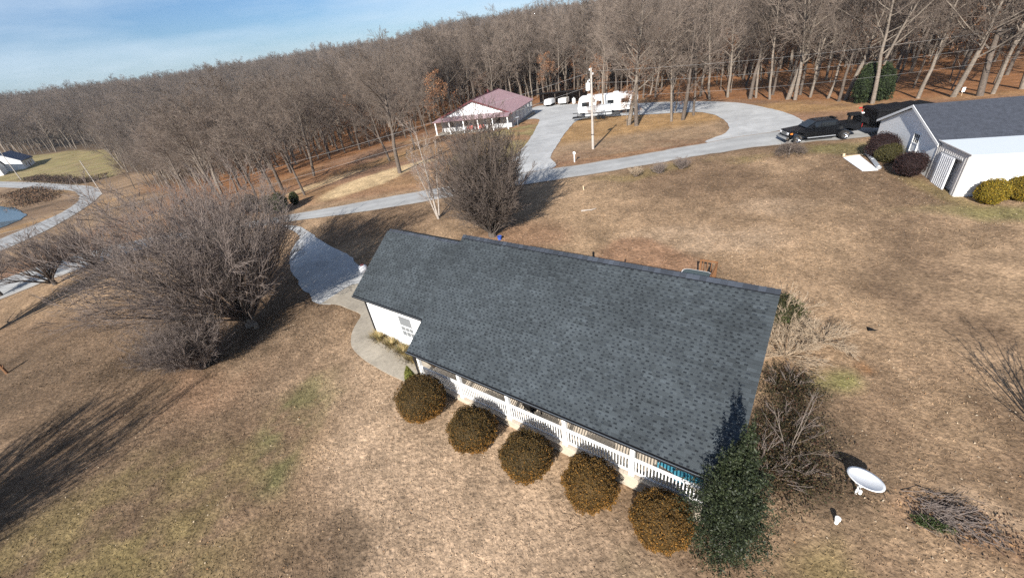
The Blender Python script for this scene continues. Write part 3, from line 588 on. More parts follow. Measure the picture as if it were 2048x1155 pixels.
def ridge(x0, x1, z, y, parent, seed):
    r = np.random.default_rng(seed); m = MB(); V = []; F = []; C = []; x = x0; k = 0
    while x < x1-.02:
        xn = min(x1, x+.24)
        for sg in (1, -1):
            o0 = .05; o1 = .065
            p = [(x, y, z+o0), (xn, y, z+o1), (xn, y-sg*.17, z-SL*.17+o1), (x, y-sg*.17, z-SL*.17+o0)]
            if sg > 0: p = p[::-1]
            n = len(V); V += p; F.append((n, n+1, n+2, n+3)); C.append(np.array((.055, .064, .082))*r.choice([.8, 1, 1.2]))
            q = [(x, y-sg*.17, z-SL*.17+o0), (xn, y-sg*.17, z-SL*.17+o1), (xn, y-sg*.172, z-SL*.172-.03), (x, y-sg*.172, z-SL*.172-.03)]
            n = len(V); V += q; F.append((n, n+1, n+2, n+3)); C.append(np.array((.012, .014, .018)))  # near-black drop face: the shadow line below the cap, put into its colour
        x = xn
    return link('ridge_cap', npmesh('ridge_cap', np.array(V), np.array(F), 'shingle', np.array(C), 'FACE'), parent)
ridge(0, LR, ZR, 0, roof, 5); ridge(-LG, 0.0, ZRG, -TG*.5, groof, 6)
MB().tube((7.3, .3, ZR-.45), (7.3, .3, ZR+.12), .05, n=10).build('vent_pipe', 'black_metal', house)
# walls
zg = lambda s, t: Z(*hw(s, t))-.3
def wall(name, s0, s1, t0, t1, ztop, m):
    zb = min(zg(s0, t0), zg(s1, t1), zg(s0, t1), zg(s1, t0)); return MB().box((s0, -t1, zb), (s1, -t0, ztop)).build(name, m, house)
TWF = WF-2.05                                      # front wall of the living part, under the porch roof
wall('front_wall', .25, LR-.3, TWF-.15, TWF, ZR-SL*TWF-.17, 'white_siding')
wall('garage_wall', -LG+.38, .05, 3.45, 3.6, ZR-SL*3.6-.17, 'white_siding')
wall('back_wall', -LG+.38, LR-.3, -3.75, -3.6, ZR-SL*3.75-.2, 'white_siding')
def gable(name, x, t0, t1, m, zr=ZR, x1=None):
    zb = min(zg(x, t0), zg(x, t1)); d = .2
    pl = [(-t1, zb), (-t1, zr-SL*abs(t1)-d), (0, zr-d), (-t0, zr-SL*abs(t0)-d), (-t0, zb)]
    mb = MB(); n = len(pl); mb.add([(x-.075, p[0], p[1]) for p in pl]+[(x+.075, p[0], p[1]) for p in pl], [tuple(range(n)), tuple(range(2*n-1, n-1, -1))]+[(i, i+n, (i+1) % n+n, (i+1) % n) for i in range(n)])
    return mb.build(name, m, house)
gable('end_wall', LR-.376, -3.58, TWF-.17, 'white_siding'); gable('end_wall', -LG+.46, -3.58, 3.43, 'white_siding', ZRG)
MB().hexa([(-.03, -WF+.3, ZE+.02), (.12, -WF+.3, ZE+.02), (.12, -3.62, ZE+.02), (-.03, -3.62, ZE+.02), (-.03, -WF+.3, zat(WF-.3)-.165), (.12, -WF+.3, zat(WF-.3)-.165), (.12, -3.62, zat(3.62)-.165), (-.03, -3.62, zat(3.62)-.165)]).build('porch_end_beam', 'white_trim', house)
MB().box((.165, -5.06, ZE+.02), (LR-.17, -4.92, ZE+.2)).build('porch_beam', 'white_trim', house)
# gutters and downspouts
def gutter(x0, x1, t, z):
    g_ = MB().box((x0, -t-.10, z-.13), (x1, -t-.01, z-.03)).build('gutter', 'dark_trim', house, .012)
    MB().box((x0, -t-.104, z-.026), (x1, -t-.088, z-.008)).build('gutter_lip', 'gutter_edge', g_)
gutter(-.02, LR, WF, ZE+.01); gutter(-LG, -.06, WG, ZEG+.01)
def downspout(s, t, ztop, te):
    m = MB().box((s-.04, -t-.07, zg(s, t)+.36), (s+.04, -t-.005, ztop-.36)); m.hexa([(s-.04, -t-.07, ztop-.38), (s+.04, -t-.07, ztop-.38), (s+.04, -t-.005, ztop-.38), (s-.04, -t-.005, ztop-.38),
        (s-.04, -te-.06, ztop-.13), (s+.04, -te-.06, ztop-.13), (s+.04, -te, ztop-.13), (s-.04, -te, ztop-.13)])
    m.box((s-.04, -t-.3, zg(s, t)+.34), (s+.04, -t-.005, zg(s, t)+.42)); m.build('downspout', 'dark_trim', house)
downspout(-LG+.44, 3.6, ZEG, WG); downspout(.02, 5.14, ZE, WF)
# windows: frame, two sashes with panes
def window(s, z0, wd, ht, t, parent, frame='white_paint', top=True):
    f = MB()
    y = -t
    for a, b, c, d in ((s-wd/2-.09, z0-.09, s+wd/2+.09, z0), (s-wd/2-.09, z0+ht, s+wd/2+.09, z0+ht+.09), (s-wd/2-.09, z0, s-wd/2, z0+ht), (s+wd/2, z0, s+wd/2+.09, z0+ht)):
        f.box((a, y-.055, b), (c, y+.02, d))
    f.box((s-wd/2, y-.045, z0+ht/2-.025), (s+wd/2, y+.02, z0+ht/2+.025))
    for k in (1, 2): f.box((s-wd/2+wd*k/3-.009, y-.033, z0), (s-wd/2+wd*k/3+.009, y-.01, z0+(ht if top else ht*.47)))
    for k in ((1, 3) if top else (1,)): f.box((s-wd/2, y-.031, z0+ht*k/4-.012), (s+wd/2, y-.01, z0+ht*k/4+.012))
    wf = f.build('window', frame, parent)
    MB().box((s-wd/2, y-.02, z0), (s+wd/2, y-.004, z0+ht)).build('pane', 'pane', wf); return wf
window(-2.1, -1.05, 1.0, 1.35, 3.6, house, top=False)
for s in (3.2, 6.9, 11.2): window(s, -1.45, .9, 1.3, TWF, house)
dr = MB().box((5.0, -TWF-.05, ZD+.02), (5.92, -TWF+.01, ZD+2.05)).build('door', 'dark_wall', house); MB().lathe([(.03, 0), (.035, .03), (.02, .05)], (5.1, -TWF-.1, ZD+1.0), 8).build('handle', 'chrome', dr)
# porch
TP = 5.0
dk = MB(); s = -.02
while s < LR-.32:                                  # boards run out from the wall
    dk.box((s, -5.16, ZD-.04), (min(s+.141, LR-.3), -TWF-.005, ZD)); s += .145
dk.build('porch_floor', 'deck', house)
MB().box((-.04, -5.10, ZD-.22), (LR-.28, -TWF-.01, ZD-.043)).build('porch_joists', 'wood_brown', house)
V = []
zb = min(zg(0, 5.1), zg(14, 5.1))
MB().box((-.05, -5.145, zb), (LR-.27, -5.103, ZD-.044)).build('porch_skirt', 'skirt', house)
MB().box((-.055, -5.1, zb), (-.02, -TWF-.01, ZD-.044)).build('porch_skirt', 'skirt', house); MB().box((LR-.31, -5.1, zb), (LR-.275, -TWF-.01, ZD-.044)).build('porch_skirt', 'skirt', house)
SP = [.09, 2.783, 5.596, 8.377, 11.1525, 13.92]
for s in SP:
    p = MB().box((s-.075, -TP-.075, ZD), (s+.075, -TP+.075, ZE+.02)).build('porch_post', 'white_paint', house)
    MB().box((s-.11, -TP-.11, ZD+.001), (s+.11, -TP+.11, ZD+.12)).build('post_base', 'white_paint', p, .01)
for s0, s1 in zip(SP[:-1], SP[1:]):
    a, b = s0+.078, s1-.078; r_ = MB().box((a, -TP-.045, ZD+.84), (b, -TP+.045, ZD+.91)).box((a, -TP-.03, ZD+.10), (b, -TP+.03, ZD+.155))
    n = int((b-a)/.115)
    for k in range(n): x = a+(k+.5)*(b-a)/n; r_.box((x-.019, -TP-.019, ZD+.156), (x+.019, -TP+.019, ZD+.839))
    r_.build('railing', 'white_paint', house)
r_ = MB().box((SP[-1]-.045, -TP+.08, ZD+.84), (SP[-1]+.045, -TWF-.02, ZD+.91)).box((SP[-1]-.03, -TP+.08, ZD+.10), (SP[-1]+.03, -TWF-.02, ZD+.155))
for k in range(13): y = -TP+.14+k*.115; r_.box((SP[-1]-.019, y-.019, ZD+.156), (SP[-1]+.019, y+.019, ZD+.839))
r_.build('railing', 'white_paint', house)
# back deck with brown rail
DB = dict(s0=10.35, s1=11.25, t0=-7.4, t1=-3.78, z=-.30)
d_ = MB(); y = DB['t0']
while y < DB['t1']: d_.box((DB['s0'], -min(y+.135, DB['t1']), DB['z']-.04), (DB['s1'], -y, DB['z'])); y += .145
bd = d_.build('back_deck', 'wood_brown', house)
r_ = MB(); zt_ = DB['z']
for x in np.linspace(DB['s0']+.05, DB['s1']-.05, 2): r_.box((x-.05, -DB['t0']-.1, Z(*hw(x, DB['t0']))-.2), (x+.05, -DB['t0']-.001, zt_+1.0))
r_.box((DB['s0'], -DB['t0']-.13, zt_+.96), (DB['s1'], -DB['t0']-.105, zt_+1.06)).box((DB['s0'], -DB['t0']-.13, zt_+.12), (DB['s1'], -DB['t0']-.105, zt_+.2))
for x in np.arange(DB['s0']+.2, DB['s1']-.1, .2): r_.box((x-.02, -DB['t0']-.09, zt_+.2), (x+.02, -DB['t0']-.05, zt_+.96))
r_.build('deck_rail', 'wood_brown', bd)
r_ = MB().box((DB['s1']-.06, -DB['t1']+.2, zt_+.92), (DB['s1'], -DB['t0']-.14, zt_+1.0))
for t in np.arange(DB['t0']+.3, DB['t1']-.2, .2): r_.box((DB['s1']-.05, -t-.02, zt_), (DB['s1']-.01, -t+.02, zt_+.92))
r_.build('deck_rail', 'wood_brown', bd)
# ------------------------------------------------------------------ things on the porches
def on_house(name, label, cat, s, t, z, rz=0., group=None):
    x, y = hw(s, t); return thing(name, label, cat, (x, y, z), HYAW+rz, group)
def make_chair(name, label, m, s, t, rz, group):
    c = on_house(name, label, 'chair', s, t, ZD, rz, group)
    MB().box((-.26, -.25, .40), (.26, .25, .44)).build('seat', m, c, .015)
    b = MB(); 
    for k in range(5): b.hexa([(-.25+k*.105, .24, .44), (-.17+k*.105, .24, .44), (-.17+k*.105, .27, .44), (-.25+k*.105, .27, .44), (-.25+k*.105, .36, .95), (-.17+k*.105, .36, .95), (-.17+k*.105, .39, .95), (-.25+k*.105, .39, .95)])
    b.box((-.27, .36, .93), (.27, .40, .99)); b.build('backrest', m, c)
    for x in (-.29, .29):
        MB().box((x-.04, -.27, .62), (x+.04, .33, .65)).build('armrest', m, c)
        for y in (-.22, .22): MB().box((x-.02, y-.02, 0), (x+.02, y+.02, .62 if y < 0 else .6)).build('leg', m, c)
    return c
make_chair('porch_chair', 'teal slatted porch chair nearest the corner of the front porch by the holly', 'teal', 13.1, 4.35, .3, 'teal porch chairs')
make_chair('porch_chair', 'teal slatted porch chair one place further from the holly, left of its twin', 'teal', 12.25, 4.25, -.2, 'teal porch chairs')
make_chair('porch_chair', 'black porch chair half hidden under the porch roof behind the middle railing', 'black_metal', 6.35, 4.3, 2.9, None)
t_ = on_house('porch_table', 'low blue side table between the teal porch chairs', 'table', 12.72, 4.6, ZD)
MB().lathe([(.0, .42), (.24, .42), (.25, .44), (.0, .45)], n=16).build('table_top', 'teal', t_)
for a in range(3): MB().tube((.18*math.cos(a*2.09), .18*math.sin(a*2.09), 0), (.12*math.cos(a*2.09), .12*math.sin(a*2.09), .42), .015).build('leg', 'teal', t_)
t_ = on_house('door_mat', 'small dark mat lying on the porch boards behind the railing', 'mat', 5.2, 4.55, ZD+.001)
MB().box((-.3, -.18, 0), (.3, .18, .015)).build('mat_body', 'black_metal', t_, .004)
x, y = hw(10.45, -5.95)
t_ = thing('patio_table', 'pale rimmed glass patio table left of the brown deck rail behind the ridge', 'table', (x, y, Z(x, y)), HYAW)
def rrect(a, b, r, n=6):
    out = []
    for cx, cy, st in ((a-r, b-r, 0), (-a+r, b-r, 90), (-a+r, -b+r, 180), (a-r, -b+r, 270)):
        for k in range(n+1): q = R(st+90*k/n); out.append((cx+r*math.cos(q), cy+r*math.sin(q)))
    return out
def slab(poly, z0, z1):
    n = len(poly); return MB().add([(x, y, z0) for x, y in poly]+[(x, y, z1) for x, y in poly], [tuple(range(n-1, -1, -1)), tuple(range(n, 2*n))]+[(i, (i+1) % n, n+(i+1) % n, n+i) for i in range(n)])
M('tinted_glass', (.06, .075, .07), .25, spec=.4); TZ = .42-Z(x, y); o = rrect(.75, .6, .3); slab(o, TZ, TZ+.035).build('rim', 'metal_beige', t_); slab(rrect(.7, .55, .26), TZ+.036, TZ+.042).build('glass_top', 'tinted_glass', t_)
for x in (-.55, .55):
    for y in (-.4, .4): MB().tube((x, y, 0), (x, y, TZ), .025).build('leg', 'white_trim', t_)

# ------------------------------------------------------------------ white outbuilding with a lean-to on the right
WBY = -0.335; WQ = (32.655, 26.512); zb = Z(*WQ)
barn = thing('outbuilding', 'white sided outbuilding with grey shingle roof and metal lean-to', 'building', (WQ[0], WQ[1], zb), WBY)
W1, W2, H1, H2, HE, HA, LB = 3.7, 9.2, 2.98, 3.12, 2.98, 4.85, 17.
ym = W1+W2/2
pl = [(W1, -.9), (W1, HE), (ym, HA-.16), (W1+W2, HE), (W1+W2, -.9)]
mb = MB(); n = 5
mb.add([(0, p[0], p[1]) for p in pl]+[(LB, p[0], p[1]) for p in pl], [tuple(range(n)), tuple(range(2*n-1, n-1, -1))]+[(i, i+n, (i+1) % n+n, (i+1) % n) for i in range(n)])
mb.build('wall', 'grey_siding', barn)
sl2 = (HA-HE)/(W2/2); ov = .35
rk = .18
for sg in (1, -1):
    y1 = ym-sg*(W2/2+ov); z1 = HA-sl2*(W2/2+ov); rf = MB().hexa([(-rk, ym, HA-.02), (LB, ym, HA-.02), (LB, y1, z1-.02), (-rk, y1, z1-.02), (-rk, ym, HA+.1), (LB, ym, HA+.1), (LB, y1, z1+.1), (-rk, y1, z1+.1)]).build('roof', 'grey_shingle', barn)
    MB().hexa([(-rk-.04, ym, HA-.12), (-rk-.003, ym, HA-.12), (-rk-.003, y1, z1-.12), (-rk-.04, y1, z1-.12), (-rk-.04, ym, HA+.085), (-rk-.003, ym, HA+.085), (-rk-.003, y1, z1+.085), (-rk-.04, y1, z1+.085)]).build('rake_board', 'white_trim', barn)
# lean-to: hollow, sliding door half open in the end wall
zl = -.9
hz = lambda y: H1-.08+(H2-H1)*y/W1
MB().hexa([(-.06, -.14, H1-.05), (LB, -.14, H1-.05), (LB, W1-.01, H2-.05), (-.06, W1-.01, H2-.05), (-.06, -.14, H1), (LB, -.14, H1), (LB, W1-.01, H2), (-.06, W1-.01, H2)]).build('lean_to_roof', 'metal_pale', barn)
MB().box((.05, 0, zl), (LB, .05, H1-.052)).build('lean_to_front', 'white_trim', barn)
OY0, OY1, OH = .55, 2.85, 2.4
def ribs(mb, y0, y1, z0, top, x=-.025):
    y = y0+.06
    while y < y1-.08:
        mb.hexa([(x, y, z0), (.001, y, z0), (.001, y+.1, z0), (x, y+.1, z0), (x, y, top(y)), (.001, y, top(y)), (.001, y+.1, top(y+.1)), (x, y+.1, top(y+.1))]); y += .22
ew = MB()
for y0, y1, z0 in ((0, OY0, zl), (OY1, W1-.005, zl), (OY0, OY1, OH)):
    ew.hexa([(0, y0, z0), (.05, y0, z0), (.05, y1, z0), (0, y1, z0), (0, y0, hz(y0)), (.05, y0, hz(y0)), (.05, y1, hz(y1)), (0, y1, hz(y1))]); ribs(ew, y0, y1, z0, hz)
ew.build('lean_to_end_wall', 'metal_beige', barn)
MB().box((-.07, OY0-.05, OH+.0), (-.03, OY1+.1, OH+.09)).build('door_track', 'alu', barn)
d_ = MB().box((-.10, 1.25, zl+.15), (-.045, OY1+.05, OH)); ribs(d_, 1.25, OY1+.05, zl+.2, lambda y: OH-.05, -.118); d_.build('sliding_door', 'metal_white', barn)
iw = MB().box((.30, .06, zl), (.35, W1-.02, H1-.1)); y = .1
while y < W1-.2: iw.box((.27, y, zl), (.31, y+.1, H1-.1)); y += .22
iw.build('inner_wall', 'metal_beige', barn)
MB().box((.06, .06, zl), (.26, W1-.02, .05)).build('lean_to_floor', 'concrete', barn)
MB().hexa([(-.09, -.2, H1-.02), (-.062, -.2, H1-.02), (-.062, W1, H2-.02), (-.09, W1, H2-.02), (-.09, -.2, H1+.05), (-.062, -.2, H1+.05), (-.062, W1, H2+.05), (-.09, W1, H2+.05)]).build('edge_trim', 'metal_beige', barn)
wy = 6.6                                        # gable window: white frame, grilled upper sash, blank lower sash
f = MB()
ZW = .75
for a, b, c, d in ((wy-.48, .72+ZW, wy+.48, .8+ZW), (wy-.48, 2.2+ZW, wy+.48, 2.28+ZW), (wy-.48, .8+ZW, wy-.4, 2.2+ZW), (wy+.4, .8+ZW, wy+.48, 2.2+ZW), (wy-.4, 1.45+ZW, wy+.4, 1.53+ZW)): f.box((-.06, a, b), (.01, c, d))
for k in (1, 2): f.box((-.04, wy-.4+.8*k/3-.015, 1.53+ZW), (-.02, wy-.4+.8*k/3+.015, 2.2+ZW))
f.box((-.038, wy-.4, 1.85+ZW), (-.02, wy+.4, 1.88+ZW)); wf = f.build('window', 'white_paint', barn)
MB().box((-.015, wy-.4, 1.53+ZW), (-.004, wy+.4, 2.2+ZW)).build('pane', 'glass', wf); MB().box((-.03, wy-.4, .8+ZW), (-.004, wy+.4, 1.45+ZW)).build('blind', 'white_trim', wf)
MB().box((-.05, 3.75, -.25), (-.002, 12.8, -.18)).build('wall_band', 'white_trim', barn)

# ------------------------------------------------------------------ pickup with gooseneck trailer
fx, fy, rx, ry = 30.85, 41.05, 35.05, 40.35
ang = math.atan2(fy-ry, fx-rx); nx_, ny_ = -math.sin(ang), math.cos(ang)      # left of travel
WBASE = math.hypot(fx-rx, fy-ry)
sgn_ = -1                                                                       # the wheels measured are on the truck's left, the camera side
cx, cy = (fx+rx)/2-nx_*.95, (fy+ry)/2-ny_*.95
zr_ = Z(cx, cy)+.05
truck = thing('pickup_truck', 'black crew cab pickup with dual rear wheels hitched to a trailer on the road', 'truck', (cx, cy, zr_), ang)
hwb = WBASE/2
lower = [(hwb+.98, .62), (hwb+1.0, 1.0), (hwb+.92, 1.18), (hwb-.55, 1.33), (hwb-.75, 1.34), (-hwb+.1+.55, 1.34), (-hwb+.1, 1.38), (-hwb-1.35, 1.38), (-hwb-1.38, .75), (-hwb-.62, .62), (-hwb-.5, .95), (-hwb, 1.08), (-hwb+.5, .95), (-hwb+.62, .52), (hwb-.62, .5), (hwb-.5, .92), (hwb, 1.05), (hwb+.5, .92), (hwb+.62, .6)]
body = MB().prism(lower, -.98, .98, lambda x, z: .02 if z < .8 else 0).build('body', 'black_paint', truck, .035)
CX0, CX1 = hwb-.62, -hwb+.75
cab = [(CX0, 1.345), (CX0-.85, 1.9), (CX0-1.1, 1.95), (CX1+.25, 1.95), (CX1+.08, 1.88), (CX1, 1.345)]
MB().prism(cab, -.94, .94, lambda x, z: .17*(z-1.345)/.6).build('cab', 'black_paint', truck, .03)
MB().hexa([(CX0-.06, -.80, 1.40), (CX0-.06, .80, 1.40), (CX0-.80, .70, 1.87), (CX0-.80, -.70, 1.87), (CX0-.02, -.80, 1.42), (CX0-.02, .80, 1.42), (CX0-.76, .70, 1.905), (CX0-.76, -.70, 1.905)]).build('windshield', 'glass', truck)
for sg in (-1, 1):
    for a, b in ((CX0-.55, CX0-1.28), (CX0-1.36, CX1+.3)):
        y0, y1 = sg*.925, sg*.80; MB().hexa([(a, y0, 1.40), (b, y0, 1.40), (b, y0+.02*sg, 1.40), (a, y0+.02*sg, 1.40), (a-.25 if a > 0 and a > CX0-.6 else a, y1, 1.84), (b, y1, 1.84), (b, y1+.02*sg, 1.84), (a-.25 if a > CX0-.6 else a, y1+.02*sg, 1.84)]).build('side_window', 'glass', truck)
    MB().box((CX0-.62, sg*.98, 1.36), (CX0-.5, sg*1.26, 1.62)).build('mirror', 'black_paint', truck, .03)
    MB().box((CX1+.1, sg*1.0-.07, .42), (CX0-.2, sg*1.0+.07, .48)).build('running_board', 'alu', truck, .015)
    MB().box((hwb+.86, sg*.72-.19, .86), (hwb+1.02, sg*.72+.19, 1.10)).build('headlight', 'lamp_glass', truck, .03)
    MB().box((hwb+.62, sg*.965-.03, .92), (hwb+.84, sg*.965+.03, 1.06)).build('marker_light', 'amber', truck, .01)
    MB().box((-hwb-1.40, sg*.86-.08, .95), (-hwb-1.36, sg*.86+.08, 1.28)).build('tail_light', 'red', truck, .01)
    MB().prism([(-hwb-.66, .7), (-hwb-.62, 1.0), (-hwb-.4, 1.18), (-hwb+.4, 1.18), (-hwb+.62, 1.0), (-hwb+.66, .7), (-hwb+.55, .7), (-hwb+.5, .95), (-hwb, 1.06), (-hwb-.5, .95), (-hwb-.55, .7)], sg*.985, sg*1.2).build('fender', 'black_paint', truck, .02)
g_ = MB().box((hwb+.98, -.5, .82), (hwb+1.03, .5, 1.12)).build('grille', 'chrome', truck, .02)
for k in range(4): MB().box((hwb+1.031, -.46, .86+k*.062), (hwb+1.036, .46, .885+k*.062)).build('slat', 'black_metal', g_)
MB().box((hwb+.9, -1.0, .45), (hwb+1.14, 1.0, .72)).build('bumper', 'chrome', truck, .04)
MB().box((CX1+.05, -.5, 1.951), (CX1+.3, .5, 2.03)).build('roof_light_bar', 'black_metal', truck, .02)
MB().box((-hwb-1.3, -.82, 1.384), (CX1-.06, .82, 1.388)).build('bed_liner', 'black_metal', truck)
def wheel(x, y, wd, out, parent=truck, r=.41):
    w_ = thing('wheel', None, None, (x, y, r)); w_.parent = parent
    MB().lathe([(r-.14, -wd/2), (r-.03, -wd/2), (r, -wd/2+.04), (r, wd/2-.04), (r-.03, wd/2), (r-.14, wd/2), (r-.14, -wd/2)], n=24, axis='Y', cap=False).build('tyre', 'tyre', w_)
    MB().lathe([(.0, out*(wd/2-.05)), (.07, out*(wd/2+.0)), (.1, out*(wd/2-.04)), (.2, out*(wd/2-.05)), (r-.16, out*(wd/2-.02)), (r-.139, out*(wd/2+.01)), (r-.138, -out*wd*.3), (0, -out*wd*.3)], n=20, axis='Y').build('rim', 'chrome', w_)
for sg in (-1, 1):
    wheel(hwb, sg*.86, .26, sg); wheel(-hwb, sg*1.03, .25, sg); wheel(-hwb, sg*.74, .25, sg)
# trailer: long black gooseneck with a tarp-topped box
tx, ty = cx-math.cos(ang)*(hwb+.6), cy-math.sin(ang)*(hwb+.6)
ta = ang-.05
tr = thing('gooseneck_trailer', 'long black gooseneck trailer with flat tarped top behind the pickup', 'trailer', (tx, ty, zr_), ta)
B0, B1 = -1.7, -6.6; TH = 2.5
MB().box((B1, -1.25, .82), (B0, 1.25, 1.0)).build('deck', 'black_metal', tr)
MB().box((B1+.1, -1.22, 1.001), (B0-.1, -1.17, TH-.05)).box((B1+.1, 1.17, 1.001), (B0-.1, 1.22, TH-.05)).box((B0-.15, -1.16, 1.001), (B0-.1, 1.16, TH-.05)).build('box_side', 'black_metal', tr)
tp = MB(); nn = 12
for k in range(nn):
    x0 = B0+.05-(B0-B1)*k/nn; x1 = B0+.05-(B0-B1)*(k+1)/nn; h0 = TH+.05*math.sin(k*2.1); h1 = TH+.05*math.sin((k+1)*2.1)
    tp.hexa([(x0, -1.32, h0-.2), (x0, 1.32, h0-.2), (x1, 1.32, h1-.2), (x1, -1.32, h1-.2), (x0, -1.3, h0), (x0, 1.3, h0), (x1, 1.3, h1), (x1, -1.3, h1)])
tp.build('tarp', 'black_metal', tr)
for k, x in enumerate(np.linspace(B0-.2, B1+.2, 8)): MB().box((x-.05, -1.30, .98), (x+.05, -1.221, TH-.21)).build('side_post', 'black_metal', tr)
nk = MB().hexa([(B0, -.35, 1.0), (B0, .35, 1.0), (B0, .35, 1.25), (B0, -.35, 1.25), (B0+.9, -.2, 1.95), (B0+.9, .2, 1.95), (B0+.9, .2, 2.2), (B0+.9, -.2, 2.2)]).box((B0+.85, -.28, 1.95), (.15, .28, 2.2)).box((-.1, -.1, 1.4), (.1, .1, 1.95))
nk.build('gooseneck', 'black_metal', tr)
MB().box((B0+.3, -.75, 1.35), (B0+1.0, .75, 1.75)).build('tool_box', 'black_metal', tr, .03); MB().hexa([(B0+.2, -.8, 1.9), (B0+.9, -.7, 1.9), (B0+.9, -.3, 1.95), (B0+.2, -.4, 1.95), (B0+.25, -.78, 2.0), (B0+.85, -.68, 2.12), (B0+.85, -.35, 2.15), (B0+.25, -.42, 2.05)]).build('tarp_flap', 'metal_white', tr)
for k in range(5):
    x = B0-.35-k*1.0; MB().box((x-.28, -1.262, .87), (x, -1.252, .95)).build('reflector', 'red' if k % 2 else 'white_paint', tr)
for k in range(4): MB().box((B0+.0-k*.5, -1.312, 2.25-k*.02), (B0+.32-k*.5, -1.301, 2.37-k*.02)).build('reflector', 'white_paint' if k % 2 else 'red', tr)
MB().box((B0-.1, -1.315, 1.5), (B0-.02, -1.302, 2.3)).build('reflector', 'red', tr); MB().box((B0-1.1, -1.315, 1.7), (B0-1.02, -1.302, 2.4)).build('reflector', 'red', tr)
rr_ = random.Random(4)
for k in range(7):
    x = B0-.5-k*.6; a = rr_.uniform(.15, .45); MB().hexa([(x, -1.36, TH-.22), (x-a, -1.36, TH-.26), (x-a*1.1, -1.325, TH-.24), (x-.05, -1.325, TH-.2), (x+.03, -1.35, TH-.04), (x-a, -1.34, TH-.1), (x-a*1.05, -1.325, TH-.05), (x, -1.325, TH-.02)]).build('tarp_flap', 'metal_white', tr)
for x in (B1+1.5, B1+2.4):
    for sg in (-1, 1): wheel(x, sg*1.02, .3, sg, tr, .39)

# ------------------------------------------------------------------ sheet metal, pipes and boards on the lawn by the outbuilding
def flat_poly(name, pts_, z0, z1, m, parent):
    cx_, cy_ = parent.location.x, parent.location.y; return slab([(x-cx_, y-cy_) for x, y in pts_], z0, z1).build(name, m, parent)
pp = P['panel']; c_ = np.mean(pp, 0); t_ = thing('sheet_panel', 'pale blue-white sheet panel lying flat on the brown lawn', 'panel', (c_[0], c_[1], Z(*c_)+.02))
t_.rotation_euler = (R(4.6), 0, 0)
flat_poly('sheet', pp, .0, .035, 'metal_white', t_)
mb = MB()
for k in range(6):
    u = (k+.5)/6; a = np.array(pp[0])*(1-u)+np.array(pp[1])*u-c_; b = np.array(pp[3])*(1-u)+np.array(pp[2])*u-c_; mb.tube((*a, .036), (*b, .036), .012, n=5)
mb.build('ribs', 'metal_white', t_)
def rod(name, label, cat, a, b, r, m, lift=.0, n=12, parts=None, half=False):
    a = np.array(a); b = np.array(b); c = (a+b)/2; o = thing(name, label, cat, (c[0], c[1], Z(*c)))
    p0 = (*(a-c), Z(*a)-Z(*c)+r+lift); p1 = (*(b-c), Z(*b)-Z(*c)+r+lift); MB().tube(p0, p1, r, n=n).build(parts or 'barrel', m, o); return o, p0, p1
o, p0, p1 = rod('metal_pipe', 'silver metal pipe lying beside the white sheet panel', 'pipe', P['pipe'][0], P['pipe'][1], .16, 'alu')
for k in (.03, .5, .97): q0 = np.array(p0)*(1-k)+np.array(p1)*k; q1 = np.array(p0)*(1-k-.02)+np.array(p1)*(k+.02); MB().tube(q0, q1, .175, n=14).build('collar', 'chrome', o)
a, b = np.array(P['board'][0]), np.array(P['board'][1]); c = (a+b)/2; o = thing('timber_board', 'pale timber board lying behind the white sheet panel', 'board', (*c, Z(*c)), math.atan2(*(b-a)[::-1]))
ln = np.hypot(*(b-a)); MB().box((-ln/2, -.09, 0), (ln/2, .09, .045)).build('plank', 'wood_pale', o, .006); MB().box((-ln/2-.06, -.07, .0), (-ln/2+.1, .07, .28)).build('end_block', 'wood_pale', o, .006)
o, p0, p1 = rod('metal_pipe', 'grey pipe leaning between the two maroon bushes', 'pipe', (33.75, 32.75), (34.6, 33.55), .13, 'alu', .25)
MB().tube(np.array(p1)*.97, np.array(p1)*1.02, .15, n=12).build('collar', 'red', o)

# ------------------------------------------------------------------ mauve-roofed neighbour house
A_, B_ = np.array(P['nbh'][0]), np.array(P['nbh'][1]); na = math.atan2(*(B_-A_)[::-1]); NL = np.hypot(*(B_-A_))
zn = min(Z(*A_), Z(*B_))
nb = thing('neighbour_house', 'white gabled house with mauve metal roof and front porch', 'house', (A_[0], A_[1], zn+.0), na)
PD, ND = 2.5, 18.5; NE, NA = 2.75, 5.35; XL, XR = .35, NL-.35; xm = NL/2
MB().box((-.1, -.15, -1.2), (NL+.1, ND, .12)).build('slab', 'concrete', nb)
pl = [(XL, .12), (XL, NE), (xm, NA-.12), (XR, NE), (XR, .12)]
mb = MB(); n = 5
mb.add([(p[0], PD, p[1]) for p in pl]+[(p[0], ND-.4, p[1]) for p in pl], [tuple(range(n)), tuple(range(2*n-1, n-1, -1))]+[(i, i+n, (i+1) % n+n, (i+1) % n) for i in range(n)])
mb.build('wall', 'grey_wall', nb)
MB().add([(XL+.6, PD-.03, NE-.02), (xm, PD-.03, NA-.35), (XR-.6, PD-.03, NE-.02), (XL+.6, PD-.001, NE-.02), (xm, PD-.001, NA-.35), (XR-.6, PD-.001, NE-.02)], [(0, 1, 2), (5, 4, 3), (0, 3, 4, 1), (1, 4, 5, 2), (2, 5, 3, 0)]).build('gable_panel', 'metal_white', nb)
ns = (NA-NE)/(NL/2-.35); eo = .45
